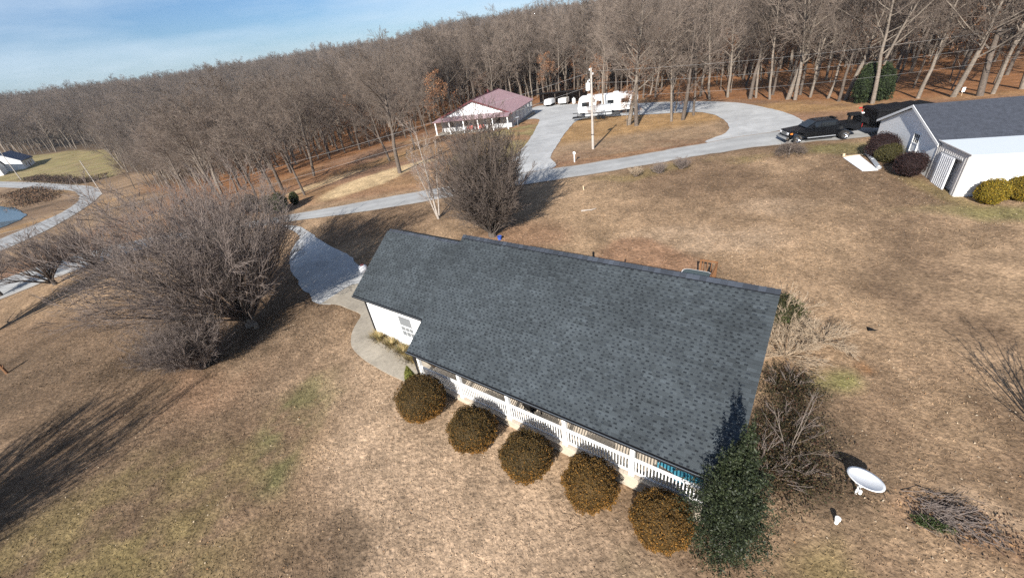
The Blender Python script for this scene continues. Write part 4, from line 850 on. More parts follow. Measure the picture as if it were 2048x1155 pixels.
for sg in (-1, 1):
    xe = xm+sg*(NL/2-.35+eo); ze = NA-ns*(NL/2-.35+eo)
    rf = MB().hexa([(xm, PD-.4, NA-.03), (xe, PD-.4, ze-.03), (xe, ND, ze-.03), (xm, ND, NA-.03), (xm, PD-.4, NA+.04), (xe, PD-.4, ze+.04), (xe, ND, ze+.04), (xm, ND, NA+.04)]).build('roof', 'metal_roof', nb)
    rb = MB(); y = PD
    while y < ND-.2:
        rb.hexa([(xm+sg*.1, y, NA+.02-ns*.1), (xe, y, ze+.038), (xe, y+.04, ze+.038), (xm+sg*.1, y+.04, NA+.02-ns*.1), (xm+sg*.1, y, NA+.075-ns*.1), (xe, y, ze+.075), (xe, y+.04, ze+.075), (xm+sg*.1, y+.04, NA+.075-ns*.1)]); y += .9
    rb.build('roof_seams', 'metal_roof', rf)
    MB().hexa([(xm, PD-.46, NA-.2), (xe, PD-.46, ze-.2), (xe, PD-.403, ze-.2), (xm, PD-.403, NA-.2), (xm, PD-.46, NA+.06), (xe, PD-.46, ze+.06), (xe, PD-.403, ze+.06), (xm, PD-.403, NA+.06)]).build('rake_trim', 'maroon_trim', rf)
MB().tube((xm, PD-.42, NA+.06), (xm, ND+.02, NA+.06), .12, n=8).build('ridge_cap', 'maroon_trim', nb)
MB().hexa([(-.1, -.25, 2.38), (NL+.1, -.25, 2.38), (NL-.3, PD-.04, NE+.02), (.3, PD-.04, NE+.02), (-.1, -.25, 2.46), (NL+.1, -.25, 2.46), (NL-.3, PD-.04, NE+.1), (.3, PD-.04, NE+.1)]).build('porch_roof', 'metal_roof', nb)
for k in range(6): x = .3+k*(NL-.6)/5; MB().box((x-.1, .02, .12), (x+.1, .22, 2.37)).build('porch_post', 'white_paint', nb)
for x in (2.6, 5.6, 12.2):
    f = MB().box((x-.55, PD-.06, .9), (x+.55, PD+.01, 2.2)).build('window', 'white_paint', nb); MB().box((x-.47, PD-.07, .98), (x+.47, PD-.061, 2.12)).build('pane', 'glass', f)
d_ = MB().box((10.1, PD-.06, .13), (11.2, PD+.01, 2.2)).build('door', 'glass', nb); MB().box((10.6, PD-.075, .15), (10.66, PD-.061, 2.18)).build('door_stile', 'white_paint', d_)
d_ = MB().box((7.4, PD-.06, .13), (8.3, PD+.01, 2.15)).build('door', 'maroon_trim', nb); MB().box((7.5, PD-.09, 1.1), (7.56, PD-.061, 1.2)).build('handle', 'chrome', d_)
for k in range(6):
    y = PD+1.2+k*2.6; f = MB().box((XR-.01, y, .5), (XR+.05, y+1.3, 2.3)).build('window', 'metal_white', nb); MB().box((XR+.051, y+.1, .6), (XR+.056, y+1.2, 2.2)).build('pane', 'pane', f)
MB().box((xm-1.2, ND-4, NA-.2), (xm-.95, ND-3.7, NA+.45)).build('flue', 'maroon_trim', nb)
def nbw(x, y): return A_[0]+math.cos(na)*x-math.sin(na)*y, A_[1]+math.sin(na)*x+math.cos(na)*y
for k, (x, lab) in enumerate(((8.9, 'red cushioned bench on the neighbour porch, left of the grey glass door'), (6.6, 'red cushioned bench on the neighbour porch near the maroon door'))):
    p = nbw(x, 1.5); c = thing('porch_bench', lab, 'bench', (*p, zn+.12), na, 'red benches on the neighbour porch')
    MB().box((-.6, -.3, .35), (.6, .3, .48)).build('seat', 'rust_red', c, .03); MB().box((-.6, .24, .48), (.6, .34, .95)).build('backrest', 'rust_red', c, .03)
    for sx in (-.5, .5): MB().box((sx-.04, -.26, 0), (sx+.04, .3, .35)).build('leg', 'white_paint', c)
p = nbw(NL+.9, 2.2); c = thing('satellite_dish', 'small grey satellite dish on a stub post at the corner of the mauve-roofed house', 'satellite dish', (*p, Z(*p)), na)
MB().tube((0, 0, 0), (0, 0, 1.4), .03).build('post', 'alu', c); MB().lathe([(0, 1.45), (.3, 1.5), (.42, 1.6), (.41, 1.61), (.29, 1.52), (0, 1.47)], n=18).build('dish', 'alu', c)

# ------------------------------------------------------------------ open shed, carts, camper, utility trailer, tank
S0, S1 = np.array(P['shed'][0]), np.array(P['shed'][1]); sa = math.atan2(*(S1-S0)[::-1]); SLn = np.hypot(*(S1-S0)); zs = Z(*((S0+S1)/2))
sh = thing('open_shed', 'open-fronted pole shed with a dark flat roof at the wood edge', 'shed', (*S0, zs), sa)
MB().hexa([(-.6, -.6, 2.75), (SLn+.8, -.6, 3.0), (SLn+.8, 5., 2.5), (-.6, 5., 2.35), (-.6, -.6, 2.87), (SLn+.8, -.6, 3.12), (SLn+.8, 5., 2.62), (-.6, 5., 2.47)]).build('roof', 'black_metal', sh)
for k in range(5):
    x = k*SLn/4
    for y in (0, 4.6): MB().tube((x, y, -.3), (x, y, 2.75+x*.012-y*.07), .09).build('post', 'bark_dark', sh)
MB().box((-.1, 4.7, 0), (SLn+.1, 4.78, 2.36)).build('back_wall', 'bark_dark', sh)
def boxcart(name, label, cat, at, rz, sz, m, peaked):
    o = thing(name, label, cat, (*at, Z(*at)+.02), rz); a, b, h = sz
    if peaked: MB().hexa([(-a, -b, .5), (a, -b, .5), (a, b, .5), (-a, b, .5), (-a*.9, -b*.8, .5+h), (a*.9, -b*.8, .5+h), (a*.9, b*.8, .5+h), (-a*.9, b*.8, .5+h)]).build('cover', m, o, .12)
    else: MB().box((-a, -b, .45), (a, b, .45+h)).build('box', m, o, .04)
    MB().box((-a, -b*.8, .34), (a, b*.8, .44)).build('frame', 'black_metal', o)
    for sx in (-1, 1): MB().lathe([(.0, -.09), (.3, -.09), (.33, 0), (.3, .09), (0, .09)], (sx*(a-.08), 0, .32), 16, 'X').build('wheel', 'tyre', o)
    MB().tube((0, -b, .4), (0, -b-.9, .38), .05).build('drawbar', 'black_metal', o); return o
boxcart('covered_trailer', 'trailer under a rounded white cover in the left bay of the open shed', 'trailer', P['cart'][0], sa, (.95, 1.5, 1.1), 'metal_white', True)
boxcart('box_trailer', 'small white box trailer in the right bay of the open shed', 'trailer', P['cart'][1], sa, (.95, 1.2, 1.0), 'white_paint', False)
p = np.array(P['tank'][0]); o = thing('gas_tank', 'white upright gas tank between shed and camper', 'tank', (*p, Z(*p)))
MB().lathe([(.34, 0), (.42, .1), (.42, .95), (.34, 1.12), (.12, 1.2)], n=18).build('shell', 'white_paint', o); MB().lathe([(.14, 1.2), (.16, 1.22), (.16, 1.34), (.1, 1.38)], n=12).build('valve_cap', 'alu', o)
r0, r1 = np.array(P['rv'][0]), np.array(P['rv'][1]); ra = math.atan2(*(r1-r0)[::-1]); RL = np.hypot(*(r1-r0)); zv = Z(*((r0+r1)/2))+.02
rv = thing('camper_trailer', 'long white camper trailer parked on the gravel loop', 'camper', (*r0, zv), ra)
prof = [(0, .7), (-.05, 1.6), (.25, 3.15), (.6, 3.3), (RL-.3, 3.3), (RL, 3.05), (RL+.02, .9), (RL-.8, .65)]
MB().prism(prof, 0, 2.5).build('body', 'white_paint', rv, .06)
MB().box((.3, .08, .42), (RL-.4, 2.42, .7)).build('chassis', 'black_metal', rv)
for x, wd, z0, h in ((.7, 1.3, 1.75, .7), (3.3, .9, 1.95, .55), (5.2, 1.1, 1.85, .6), (7.6, 1.3, 1.85, .65)):
    f = MB().box((x-.05, -.03, z0-.05), (x+wd+.05, .005, z0+h+.05)).build('window', 'alu', rv); MB().box((x, -.04, z0), (x+wd, -.031, z0+h)).build('pane', 'glass', f)
d_ = MB().box((6.55, -.025, .75), (7.2, .005, 2.7)).build('door', 'metal_white', rv); MB().box((6.62, -.05, 1.6), (6.68, -.026, 1.75)).build('handle', 'chrome', d_)
MB().box((0.4, -.018, 1.3), (RL-.3, .004, 1.42)).build('stripe', 'alu', rv)
for x in (1.6, 6.2): MB().box((x, .8, 3.301), (x+.9, 1.6, 3.6)).build('roof_unit', 'white_paint', rv, .06)
for x in (RL*.55, RL*.55+.85):
    for y in (.12, 2.38): MB().lathe([(0, -.1), (.32, -.1), (.35, 0), (.32, .1), (0, .1)], (x, y, .34), 18, 'Y').build('wheel', 'tyre', rv)
MB().tube((-.05, 1.25, .55), (-1.2, 1.25, .5), .06).build('drawbar', 'black_metal', rv)
MB().tube((RL-.5, .3, 3.3), (RL-.5, .3, 4.3), .03).build('antenna_mast', 'alu', rv)
u0, u1 = np.array(P['util'][0]), np.array(P['util'][1]); ua = math.atan2(*(u1-u0)[::-1]); UL = np.hypot(*(u1-u0)); zu = Z(*((u0+u1)/2))+.03
M('pale_plastic', (.6, .6, .62), .5); M('load_grey', (.33, .345, .36), .7)
ut = thing('utility_trailer', 'black railed utility trailer carrying a pale grey load in front of the camper', 'trailer', (*u0, zu), ua)
MB().box((-.2, -.2, .45), (UL, 1.8, .55)).build('deck', 'black_metal', ut)
r_ = MB()
for x in np.linspace(0, UL-.1, 7): r_.box((x, -.2, .551), (x+.06, -.14, 1.05))
r_.box((0, -.2, 1.05), (UL, -.14, 1.11)).build('side_rail', 'black_metal', ut)
for x in (UL*.5, UL*.5+.8): MB().lathe([(0, -.1), (.3, -.1), (.34, 0), (.3, .1), (0, .1)], (x, -.32, .36), 16, 'Y').build('wheel', 'tyre', ut)
MB().box((-.9, .1, .4), (-.2, 1.5, .5)).build('ramp', 'black_metal', ut)
MB().hexa([(1.3, .0, .56), (UL-1.3, .0, .56), (UL-1.3, 1.6, .56), (1.3, 1.6, .56), (1.45, .2, 2.0), (UL-1.5, .2, 2.2), (UL-1.5, 1.4, 2.2), (1.45, 1.4, 2.0)]).build('covered_load', 'load_grey', ut, .1)

# ------------------------------------------------------------------ poles and wires
def pole(label, at, h, lean=(0, 0), r=.16, kit=True, m='pole_wood'):
    o = thing('utility_pole', label, 'utility pole', (*at, Z(*at)))
    MB().tube((0, 0, -.3), (lean[0], lean[1], h), r, r*.62, 12).build('shaft', m, o)
    if kit:
        MB().lathe([(.02, h-2.3), (.24, h-2.25), (.26, h-2.2), (.26, h-1.55), (.22, h-1.48), (.06, h-1.4), (.05, h-1.2), (0, h-1.2)], (-.42, -.1, 0), 16).build('transformer', 'porcelain', o)
        MB().box((-.42, -.05, h-1.9), (0, .05, h-1.8)).build('bracket', 'black_metal', o)
        for z, x in ((h-.15, -.2), (h-.6, .18), (h-2.9, -.3), (h-1.2, -.25)): MB().lathe([(.03, -.12), (.07, -.08), (.07, -.02), (.03, .0), (.06, .05), (.02, .12)], (x, -.05, z), 10).build('insulator', 'porcelain', o)
        MB().box((-.165, -.165, 1.7), (.165, .165, 1.76)).build('band', 'black_metal', o)
    return o
PA = P['pole'][0]; pole('tall grey utility pole with transformer standing on the isle by the road', PA, 8.85)
zp = Z(*PA)
PL = P['poleL'][0]; pole('thin leaning utility pole at the bend of the left lane', PL, 9.6, (-.2, 0), .15, False)
PL2 = P['poleL2'][0]; pole('utility pole at the far left beside the blue-grey house', PL2, 12., (0, 0), .17, False)
def wire(label, a, b, sag, r=.009):
    a = np.array(a); b = np.array(b); o = thing('power_line', label, 'power line', tuple(a)); m = MB(); n = 28
    q = [tuple((b-a)*t-np.array([0, 0, 4*sag*t*(1-t)])) for t in np.linspace(0, 1, n)]
    m.path(q, r, 5).build('cable', 'wire', o)
wire('uppermost power line running left from the transformer pole', (PA[0]-.2, PA[1], zp+8.4), (-90, 45, .4), 2., .011)
wire('lower power line running left from the transformer pole over the mauve roof', (PA[0]-.25, PA[1], zp+7.0), (-90, 45, -1.2), 2.2, .011)
wire('topmost power line running right from the transformer pole past the wood', (PA[0]+.1, PA[1], zp+8.5), (75, 48, 7.0), 1.)
wire('second power line running right, below the topmost one', (PA[0]+.1, PA[1], zp+7.3), (75, 48, 5.4), 1.1)
wire('lowest sagging line running right from the transformer pole', (PA[0]+.1, PA[1], zp+5.9), (75, 48, 3.9), 1.2)
pm = P['mail'][0]; o = thing('meter_post', 'short white post with a white box on top by the drive entrance', 'post', (*pm, Z(*pm)))
MB().box((-.05, -.05, -.1), (.05, .05, .85)).build('post', 'white_paint', o); MB().box((-.13, -.2, .85), (.13, .2, 1.12)).build('box', 'white_paint', o, .05)
pm = P['stake'][0]; o = thing('wooden_stake', 'short pale stake standing in the brown lawn', 'stake', (*pm, Z(*pm))); MB().hexa([(-.06, -.03, -.1), (.06, -.03, -.1), (.06, .03, -.1), (-.06, .03, -.1), (-.12, -.03, .42), (-.04, -.03, .45), (-.04, .03, .45), (-.12, .03, .42)]).build('stake_body', 'wood_pale', o)
pm = P['cap'][0]; o = thing('cleanout_cap', 'small white capped pipe stub in the lawn near the satellite dish', 'pipe cap', (*pm, Z(*pm)))
MB().lathe([(.06, -.05), (.06, .2), (.085, .2), (.085, .29), (.0, .3)], n=14).build('cap', 'white_paint', o)
pm = P['sign'][0]; o = thing('small_sign', 'small white sign on a stake at the wood edge behind the outbuilding', 'sign', (*pm, Z(*pm)))
MB().box((-.02, -.02, 0), (.02, .02, .5)).build('stake', 'wood_pale', o); MB().box((-.2, -.035, .45), (.2, -.021, .95)).build('board', 'white_paint', o)
a, b = P['log']; o = thing('fallen_limb', 'bleached fallen limb lying on the back lawn', 'branch', (*np.mean((a, b), 0), Z(*np.mean((a, b), 0))))
m = MB(); c_ = np.mean((a, b), 0); q = [(a[0]-c_[0], a[1]-c_[1], .06), (-.2, .03, .08), (.25, -.02, .07), (b[0]-c_[0], b[1]-c_[1]+.1, .12)]
m.tube(q[0], q[1], .075, .065).tube(q[1], q[2], .065, .05).tube(q[2], q[3], .05, .02).build('limb', 'bark_pale', o)
M('pale_plastic', (.6, .6, .62), .5)
x, y = -10.9, 28.2
o = thing('garden_bin', 'pale rounded plastic bin with reddish patch standing at the garage end', 'bin', (x, y, Z(x, y)), R(20))
MB().lathe([(.22, 0), (.30, .04), (.34, .35), (.30, .52), (.16, .62), (0, .64)], n=18).build('shell', 'pale_plastic', o, smooth=True)
MB().lathe([(.0, .63), (.13, .60), (.14, .655), (0, .67)], n=14).build('lid', 'rust_red', o)
MB().box((-.36, -.05, .3), (-.3, .05, .38)).build('handle', 'black_metal', o)
x, y = -.38, 30.2; o = thing('blue_tub', 'blue plastic tub at the foot of the dark upright tree behind the ridge', 'tub', (x, y, Z(x, y)))
MB().lathe([(.13, 0), (.17, .26), (.19, .26), (.19, .28), (.16, .28), (.12, .03), (0, .03)], n=16, cap=False).build('shell', 'blue', o); MB().tube((-.18, 0, .26), (.18, 0, .26), .012).build('handle', 'black_metal', o)
x, y = -33.75, 22.9; o = thing('tree_stub', 'short cut stub at the left edge throwing a thin shadow', 'stub', (x, y, Z(x, y))); MB().tube((0, 0, -.1), (-.12, .1, .75), .09, .07, 9).build('stem', 'wood_brown', o); MB().tube((-.06, .05, .4), (.1, .1, .62), .04, .02, 7).build('side_branch', 'wood_brown', o)
x, y = 17.5, 15.19; o = thing('dark_scrap', 'small black scrap lying on the lawn right of the straw shrubs', 'scrap', (x, y, Z(x, y)), R(-20)); MB().hexa([(-.22, -.1, 0), (.25, -.02, 0), (.25, .02, 0), (-.2, .12, 0), (-.18, -.06, .16), (.1, -.02, .05), (.1, .02, .05), (-.16, .08, .15)]).build('rag', 'black_metal', o, .01)
# satellite dish in the lawn
pd_ = np.array(P['dish'][0]); o = thing('satellite_dish', 'large white satellite dish tilted on a post in the side lawn', 'satellite dish', (*pd_, Z(*pd_)))
MB().tube((0, 0, -.2), (0, 0, .66), .05).build('post', 'white_paint', o)
nn_ = Vector((.25, .14, .957)).normalized(); cc = Vector((.05, -.04, .76)); mb = MB(); rad = .57; rings = 7; nseg = 36
uu = nn_.orthogonal().normalized(); vv = nn_.cross(uu); Vv = []
for side in (0, 1):
    for j in range(rings+1):
        r_ = rad*j/rings
        for k in range(nseg): a = 2*math.pi*k/nseg; Vv.append(cc+uu*(r_*math.cos(a))+vv*(r_*math.sin(a)*.94)+nn_*(.09*(r_/rad)**2-.02*side))
Ff = []; S_ = (rings+1)*nseg
for side in (0, 1):
    for j in range(rings):
        for k in range(nseg):
            q = (side*S_+j*nseg+k, side*S_+j*nseg+(k+1) % nseg, side*S_+(j+1)*nseg+(k+1) % nseg, side*S_+(j+1)*nseg+k); Ff.append(q if side else q[::-1])
for k in range(nseg): Ff.append((rings*nseg+k, rings*nseg+(k+1) % nseg, S_+rings*nseg+(k+1) % nseg, S_+rings*nseg+k))
mb.add(Vv, Ff).build('reflector', 'white_paint', o, smooth=True)
MB().tube((0, 0, .62), cc-nn_*.02, .05).box((-.12, -.12, .5), (.1, .1, .7)).build('mount', 'white_paint', o, .01)
MB().tube((-.1, -.05, .62), (-.34, -.35, .62), .025).tube((-.34, -.35, .60), (-.33, -.34, .74), .05).build('feed_arm', 'white_paint', o)
# far left: blue-grey roofed houses, wood-hidden white house
def far_house(label, at, rz, a, b, h, ridge_h, wallm, roofm):
    o = thing('far_house', label, 'house', (*at, Z(*at)), rz); pl = [(-b, -1), (-b, h), (0, ridge_h), (b, h), (b, -1)]; n = 5
    mb = MB(); mb.add([(-a, p[0], p[1]) for p in pl]+[(a, p[0], p[1]) for p in pl], [tuple(range(n)), tuple(range(2*n-1, n-1, -1))]+[(i, i+n, (i+1) % n+n, (i+1) % n) for i in range(n)]); mb.build('wall', wallm, o)
    s_ = (ridge_h-h)/b
    for sg in (1, -1):
        y = sg*(b+.5); z = ridge_h-s_*(b+.5); MB().hexa([(-a-.5, 0, ridge_h+.01), (a+.5, 0, ridge_h+.01), (a+.5, y, z+.01), (-a-.5, y, z+.01), (-a-.5, 0, ridge_h+.3), (a+.5, 0, ridge_h+.3), (a+.5, y, z+.3), (-a-.5, y, z+.3)]).build('roof', roofm, o)
    for x in (-a*.5, a*.4):
        f = MB().box((x-.7, -b-.08, 1.0), (x+.7, -b+.01, 2.5)).build('window', 'white_paint', o); MB().box((x-.6, -b-.1, 1.1), (x+.6, -b-.081, 2.4)).build('pane', 'glass', f)
    MB().box((-.5, -b-.07, 0), (.5, -b+.01, 2.1)).build('door', 'maroon_trim', o); return o
h0, h1 = P['house_far']; M('blue_roof', (.06, .075, .12), .6); M('pale_roof', (.35, .36, .38), .6)
far_house('far house with pale end and blue-grey roof beside the left field', h0, R(118), 7, 5.5, 3.4, 7.2, 'white_siding', 'blue_roof')
far_house('far blue-grey house cut by the left edge of the photo', (h1[0]-3, h1[1]-3), R(35), 7, 5, 3.2, 6.2, 'white_siding', 'blue_roof')
far_house('white house half hidden in the bare wood on the left', P['white_house'][0], R(-20), 7, 4, 3.4, 6.0, 'white_paint', 'pale_roof')
# ------------------------------------------------------------------ shrubs and evergreens
def foliage(name, rad, n, size, seed, cols, parent, m='leaf', lump=.16, shape=None, core=True, off=(0, 0, 0), grad=None, inner=.55, cs=.86):
    """a shell of many small leaf faces over an uneven body, with a rough inner body behind it"""
    r = np.random.default_rng(seed); d = unit(r.normal(0, 1, (n, 3))); rad = np.array(rad)
    def rfun(d):
        return 1+lump*(2*fbm(d[:, 0]*3+d[:, 2]*1.7+9, d[:, 1]*3-d[:, 2]*1.3+9, 1., seed % 17)-1)*1.6+lump*.5*(2*vn(d[:, 0]*9+40, d[:, 1]*9+d[:, 2]*7+40, 1., 3)-1)
    sc_ = rfun(d)*(1-inner*.35*r.random(n)**2); C = d*rad*sc_[:, None]; C[:, 2] += rad[2]
    if shape is not None: C = shape(C, rad)
    C[:, 2] = np.maximum(C[:, 2], .02); C = C+np.array(off)
    V, F = leafquads(r, C, size, .45)
    cols = np.array(cols); k = r.integers(0, len(cols), n); c = cols[k]*r.uniform(.6, 1.4, n)[:, None]
    if grad is not None:
        u = np.clip(1-(C[:, 2]-off[2])/(2*rad[2]), 0, 1)[:, None]; pick = (r.random(n)[:, None] < u**1.6*.85); c = np.where(pick, np.array(grad)*r.uniform(.6, 1.35, n)[:, None], c)
    o = link(name, npmesh(name, V, F, m, c, 'FACE'), parent)
    if core:
        mb = MB(); nu, nv = 20, 12; Vv = []; 
        for j in range(nv+1):
            for i_ in range(nu):
                th = math.pi*j/nv; ph = 2*math.pi*i_/nu; Vv.append((math.sin(th)*math.cos(ph), math.sin(th)*math.sin(ph), math.cos(th)))
        D = np.array(Vv); Cc = D*rad*(rfun(D)*cs)[:, None]; Cc[:, 2] += rad[2]
        if shape is not None: Cc = shape(Cc, rad)
        Cc[:, 2] = np.maximum(Cc[:, 2], 0.); Cc += np.array(off)
        Fc = [(j*nu+i_, (j+1)*nu+i_, (j+1)*nu+(i_+1) % nu, j*nu+(i_+1) % nu) for j in range(nv) for i_ in range(nu)]
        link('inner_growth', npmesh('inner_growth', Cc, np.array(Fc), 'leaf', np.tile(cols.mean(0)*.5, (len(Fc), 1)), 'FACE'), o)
    return o
BROWN = [(.078, .045, .014), (.062, .041, .014), (.105, .060, .015), (.048, .037, .015)]; ORANGE = (.22, .10, .018)
BU = [(-4.95, 14.14, 1.12, 1.06, 'largest rounded brown arborvitae with a green tip, at the walk end of the porch'),
      (-2.57, 12.16, 1.03, .88, 'rounded brown arborvitae, second along the porch from the walk'),
      (-.43, 10.52, 1.03, .95, 'rounded brown arborvitae at the middle of the five before the porch'),
      (1.78, 9.10, 1.02, .96, 'orange-tinged round arborvitae, second from the holly'),
      (3.81, 7.50, .99, .93, 'orange-brown round arborvitae squeezed against the dark holly')]
for k, (x, y, rx, rz, lab) in enumerate(BU):
    b = thing('round_shrub', lab, 'shrub', (x, y, Z(x, y)-.02), 0, 'round arborvitae shrubs along the front porch')
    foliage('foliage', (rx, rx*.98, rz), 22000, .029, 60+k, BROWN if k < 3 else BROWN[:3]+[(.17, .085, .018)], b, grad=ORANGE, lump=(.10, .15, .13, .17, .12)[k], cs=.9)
    MB().tube((0, 0, 0), (0, 0, .7), .07, .05).build('stem', 'bark_dark', b)
    if k == 0:
        foliage('green_tip', (.34, .34, .6), 2200, .035, 77, [(.14, .14, .03), (.11, .115, .026)], b, off=(-.45, .8, 1.2), core=True, shape=lambda C, rd: np.c_[C[:, :2]*(1.1-.42*C[:, 2:3]/rd[2]), C[:, 2]])
# holly: broad dark cone at the right porch corner
hx, hy = 5.55, 6.75; hol = thing('holly_tree', 'dark green glossy holly covering the right end of the porch', 'tree', (hx, hy, Z(hx, hy)))
def cone(C, rd):
    u = np.clip(C[:, 2]/(2*rd[2]), 0, 1)[:, None]; return np.c_[C[:, :2]*(1.25-.95*u)*(1+.18*np.sin(C[:, 2:3]*7+3*np.arctan2(C[:, 1:2], C[:, 0:1]))), C[:, 2]]
foliage('crown', (1.15, 1.2, 2.75), 36000, .036, 91, [(.016, .023, .010), (.022, .030, .012), (.012, .017, .008), (.034, .042, .018)], hol, 'leaf_gloss', .44, cone, grad=None, inner=1.1, cs=.55)
MB().tube((0, 0, -.1), (0, 0, 2.5), .12, .05).build('trunk', 'bark_grey', hol)
# bushes at the outbuilding
MAR = [(.020, .009, .009), (.027, .013, .012), (.017, .009, .009), (.038, .021, .019)]
q = P['wbbush']
DEF = [('maroon_bush', 'larger maroon bush behind the olive bush at the outbuilding gable', (34.15, 34.9), (1.3, 1.15, 1.05), MAR),
       ('olive_bush', 'olive brown bush growing in front of the larger maroon bush', (33.9, 33.9), (.98, .9, .78), [(.05, .045, .015), (.065, .055, .018), (.04, .036, .014)]),
       ('maroon_bush', 'smaller maroon bush close to the metal lean-to door', (32.95, 30.75), (1.12, 1.05, .95), MAR),
       ('yellow_bush', 'golden yellow clipped round bush nearest the lean-to corner', (33.55, 25.0), (.86, .86, .84), [(.19, .135, .012), (.15, .11, .012), (.24, .15, .014), (.11, .09, .014)]),
       ('yellow_bush', 'golden yellow clipped round bush at the right edge of the photo', (35.55, 24.8), (.9, .9, .86), [(.17, .12, .012), (.14, .10, .012), (.22, .14, .014), (.11, .09, .014)])]
for k, (nm, lab, (x, y), rd, cl) in enumerate(DEF):
    b = thing(nm, lab, 'bush', (x, y, Z(x, y)-.02)); foliage('foliage', rd, 7000, .045, 120+k, cl, b, lump=.12 if 'yellow' in nm else .16); MB().tube((0, 0, -.05), (0, 0, .5), .06).build('stem', 'bark_dark', b)
# small evergreens by the road, cedars in the wood edge
for k, ((x, y), h, lab) in enumerate(zip(P['sevg'], (1.9, 2.1, 1.3, 2.0), ('small dark evergreen by the left road verge, left of its taller neighbour', 'taller small evergreen on the left road verge', 'smallest rounded evergreen on the left road verge', 'brownish evergreen half hidden behind the big vase-shaped tree'))):
    b = thing('small_evergreen', lab, 'evergreen', (x, y, Z(x, y))); foliage('crown', (h*.36, h*.36, h*.5), 3500, .07, 140+k, [(.03, .042, .016), (.04, .05, .02), (.05, .045, .02)] if k < 3 else [(.06, .045, .025), (.05, .04, .022)], b, lump=.22); MB().tube((0, 0, -.1), (0, 0, h*.4), .05).build('trunk', 'bark_dark', b)
for k, ((x, y), h, lab) in enumerate(zip(P['cedar'], (4.6, 4.2), ('dark green cedar at the wood edge, left of the pale leaning trunk', 'dark green cedar at the wood edge, right of the pale leaning trunk'))):
    b = thing('cedar_tree', lab, 'tree', (x, y, Z(x, y))); foliage('crown', (1.25, 1.25, h/2), 7000, .11, 150+k, [(.022, .032, .012), (.03, .042, .015), (.016, .024, .011)], b, lump=.25, shape=lambda C, rd: np.c_[C[:, :2]*(1.15-.5*C[:, 2:3]/(2*rd[2])), C[:, 2]]); MB().tube((0, 0, -.1), (0, 0, h*.5), .1).build('trunk', 'bark_dark', b)
# brush strip below the left field, pond bank scrub
M('scrub', (1, 1, 1), .9, attr='Col')
hp = resample(P['hedge'], 1.0); r = np.random.default_rng(5); n = 9000
def scrub(label, line, wd, h, n, seed, cols):
    r = np.random.default_rng(seed); L_ = np.array(line, float); s = np.r_[0, np.cumsum(np.hypot(*np.diff(L_, axis=0).T))]; t = r.uniform(0, s[-1], n)
    x = np.interp(t, s, L_[:, 0])+r.normal(0, wd, n); y = np.interp(t, s, L_[:, 1])+r.normal(0, wd, n); hh = h*(.3+.9*fbm(x, y, 6., 71))*r.random(n)
    V, F = leafquads(r, np.stack([x, y, zt(x, y)+hh], 1), .24, .35); cols = np.array(cols); c = cols[r.integers(0, len(cols), n)]*r.uniform(.6, 1.4, n)[:, None]
    return tag(link('scrub', npmesh('scrub', V, F, 'leaf', c, 'FACE')), label, 'scrub', kind='stuff')
scrub('brown brush strip along the foot of the left field', P['hedge'], 1.5, 1.8, 9000, 3, [(.07, .045, .03), (.09, .06, .04), (.05, .035, .025)])
scrub('brown brush on the pond bank', [(-162, 150), (-152, 143), (-142, 134), (-133, 126)], 2.6, 1.3, 9000, 4, [(.11, .07, .045), (.14, .08, .045), (.07, .05, .03)])

# ------------------------------------------------------------------ bare yard trees
def tree(name, label, cat, at, spec, tw, bk, group=None, rz=0., dz=0.):
    """thing with trunk and crown meshes"""
    o = thing(name, label, cat, (*at, Z(*at)+dz), rz, group); (v0, f0), (v1, f1), tips = grow(*spec[:-1], **spec[-1])
    link('trunk', npmesh('trunk', v0, f0, bk, smooth=True), o); link('crown', npmesh('crown', v1, f1, tw), o); return o, tips
def vase(seed, H, spread, nst, r0, clear=.3, m=(7, 6, 4), tw=.007, squeeze=1., a=(16, 34), up=.03, dome=0., maxx=9., minx=-9.):
    """many straight stems fanning out from one low crown point"""
    r = np.random.default_rng(seed); th = np.radians(spread)*np.sqrt((np.arange(nst)+.5)/nst)*r.uniform(.85, 1.1, nst); ph = np.arange(nst)*2.39996+r.normal(0, .25, nst)
    D = np.stack([np.sin(th)*np.cos(ph), np.sin(th)*np.sin(ph)*squeeze, np.cos(th)], 1); D[:, 0] = np.clip(D[:, 0], minx, maxx); D = unit(D); S = np.stack([D[:, 0]*.18, D[:, 1]*.18, clear*r.uniform(.3, 1., nst)], 1)
    Ln = H*r.uniform(.72, 1.05, nst)/(.35+.65*np.cos(th)); Ln = np.minimum(Ln, H*1.12)*(1-dome*((np.arange(nst)+.5)/nst)**.9)
    lv = [dict(m=m[0], t0=.14, a=a, lr=.52, rr=.55, k=4, n=4, jit=.06, up=.05, bias=.04, minr=.010), dict(m=m[1], t0=.15, a=(18, 40), lr=.48, rr=.6, k=3, n=3, jit=.07, up=.04, bias=.03, minr=tw*1.2),
          dict(m=m[2], t0=.15, a=(18, 45), lr=.55, rr=.7, k=3, n=3, jit=.06, up=.02, minr=tw)]
    return [seed, S, D, Ln, np.full(nst, r0)*r.uniform(.7, 1.2, nst), lv, dict(first=dict(k=6, n=5, jit=.05, up=up, taper=.2), split=0)]
o, _ = tree('bare_tree', 'largest grey bare tree fanning out left of the garage', 'tree', (P['big'][0][0]-.1, P['big'][0][1]), vase(11, 8.0, 54, 56, .07, .9, (9, 7, 5), .0108, dome=.24, maxx=.52, minx=-.42), 'twig_grey', 'bark_dark')
o.rotation_euler.y = R(1)
MB().tube((-.05, 0, -.2), (.05, .05, 1.1), .30, .22, 12).tube((.5, -.35, -.2), (.65, -.4, .35), .16, .14, 10).build('bole', 'bark_grey', o)
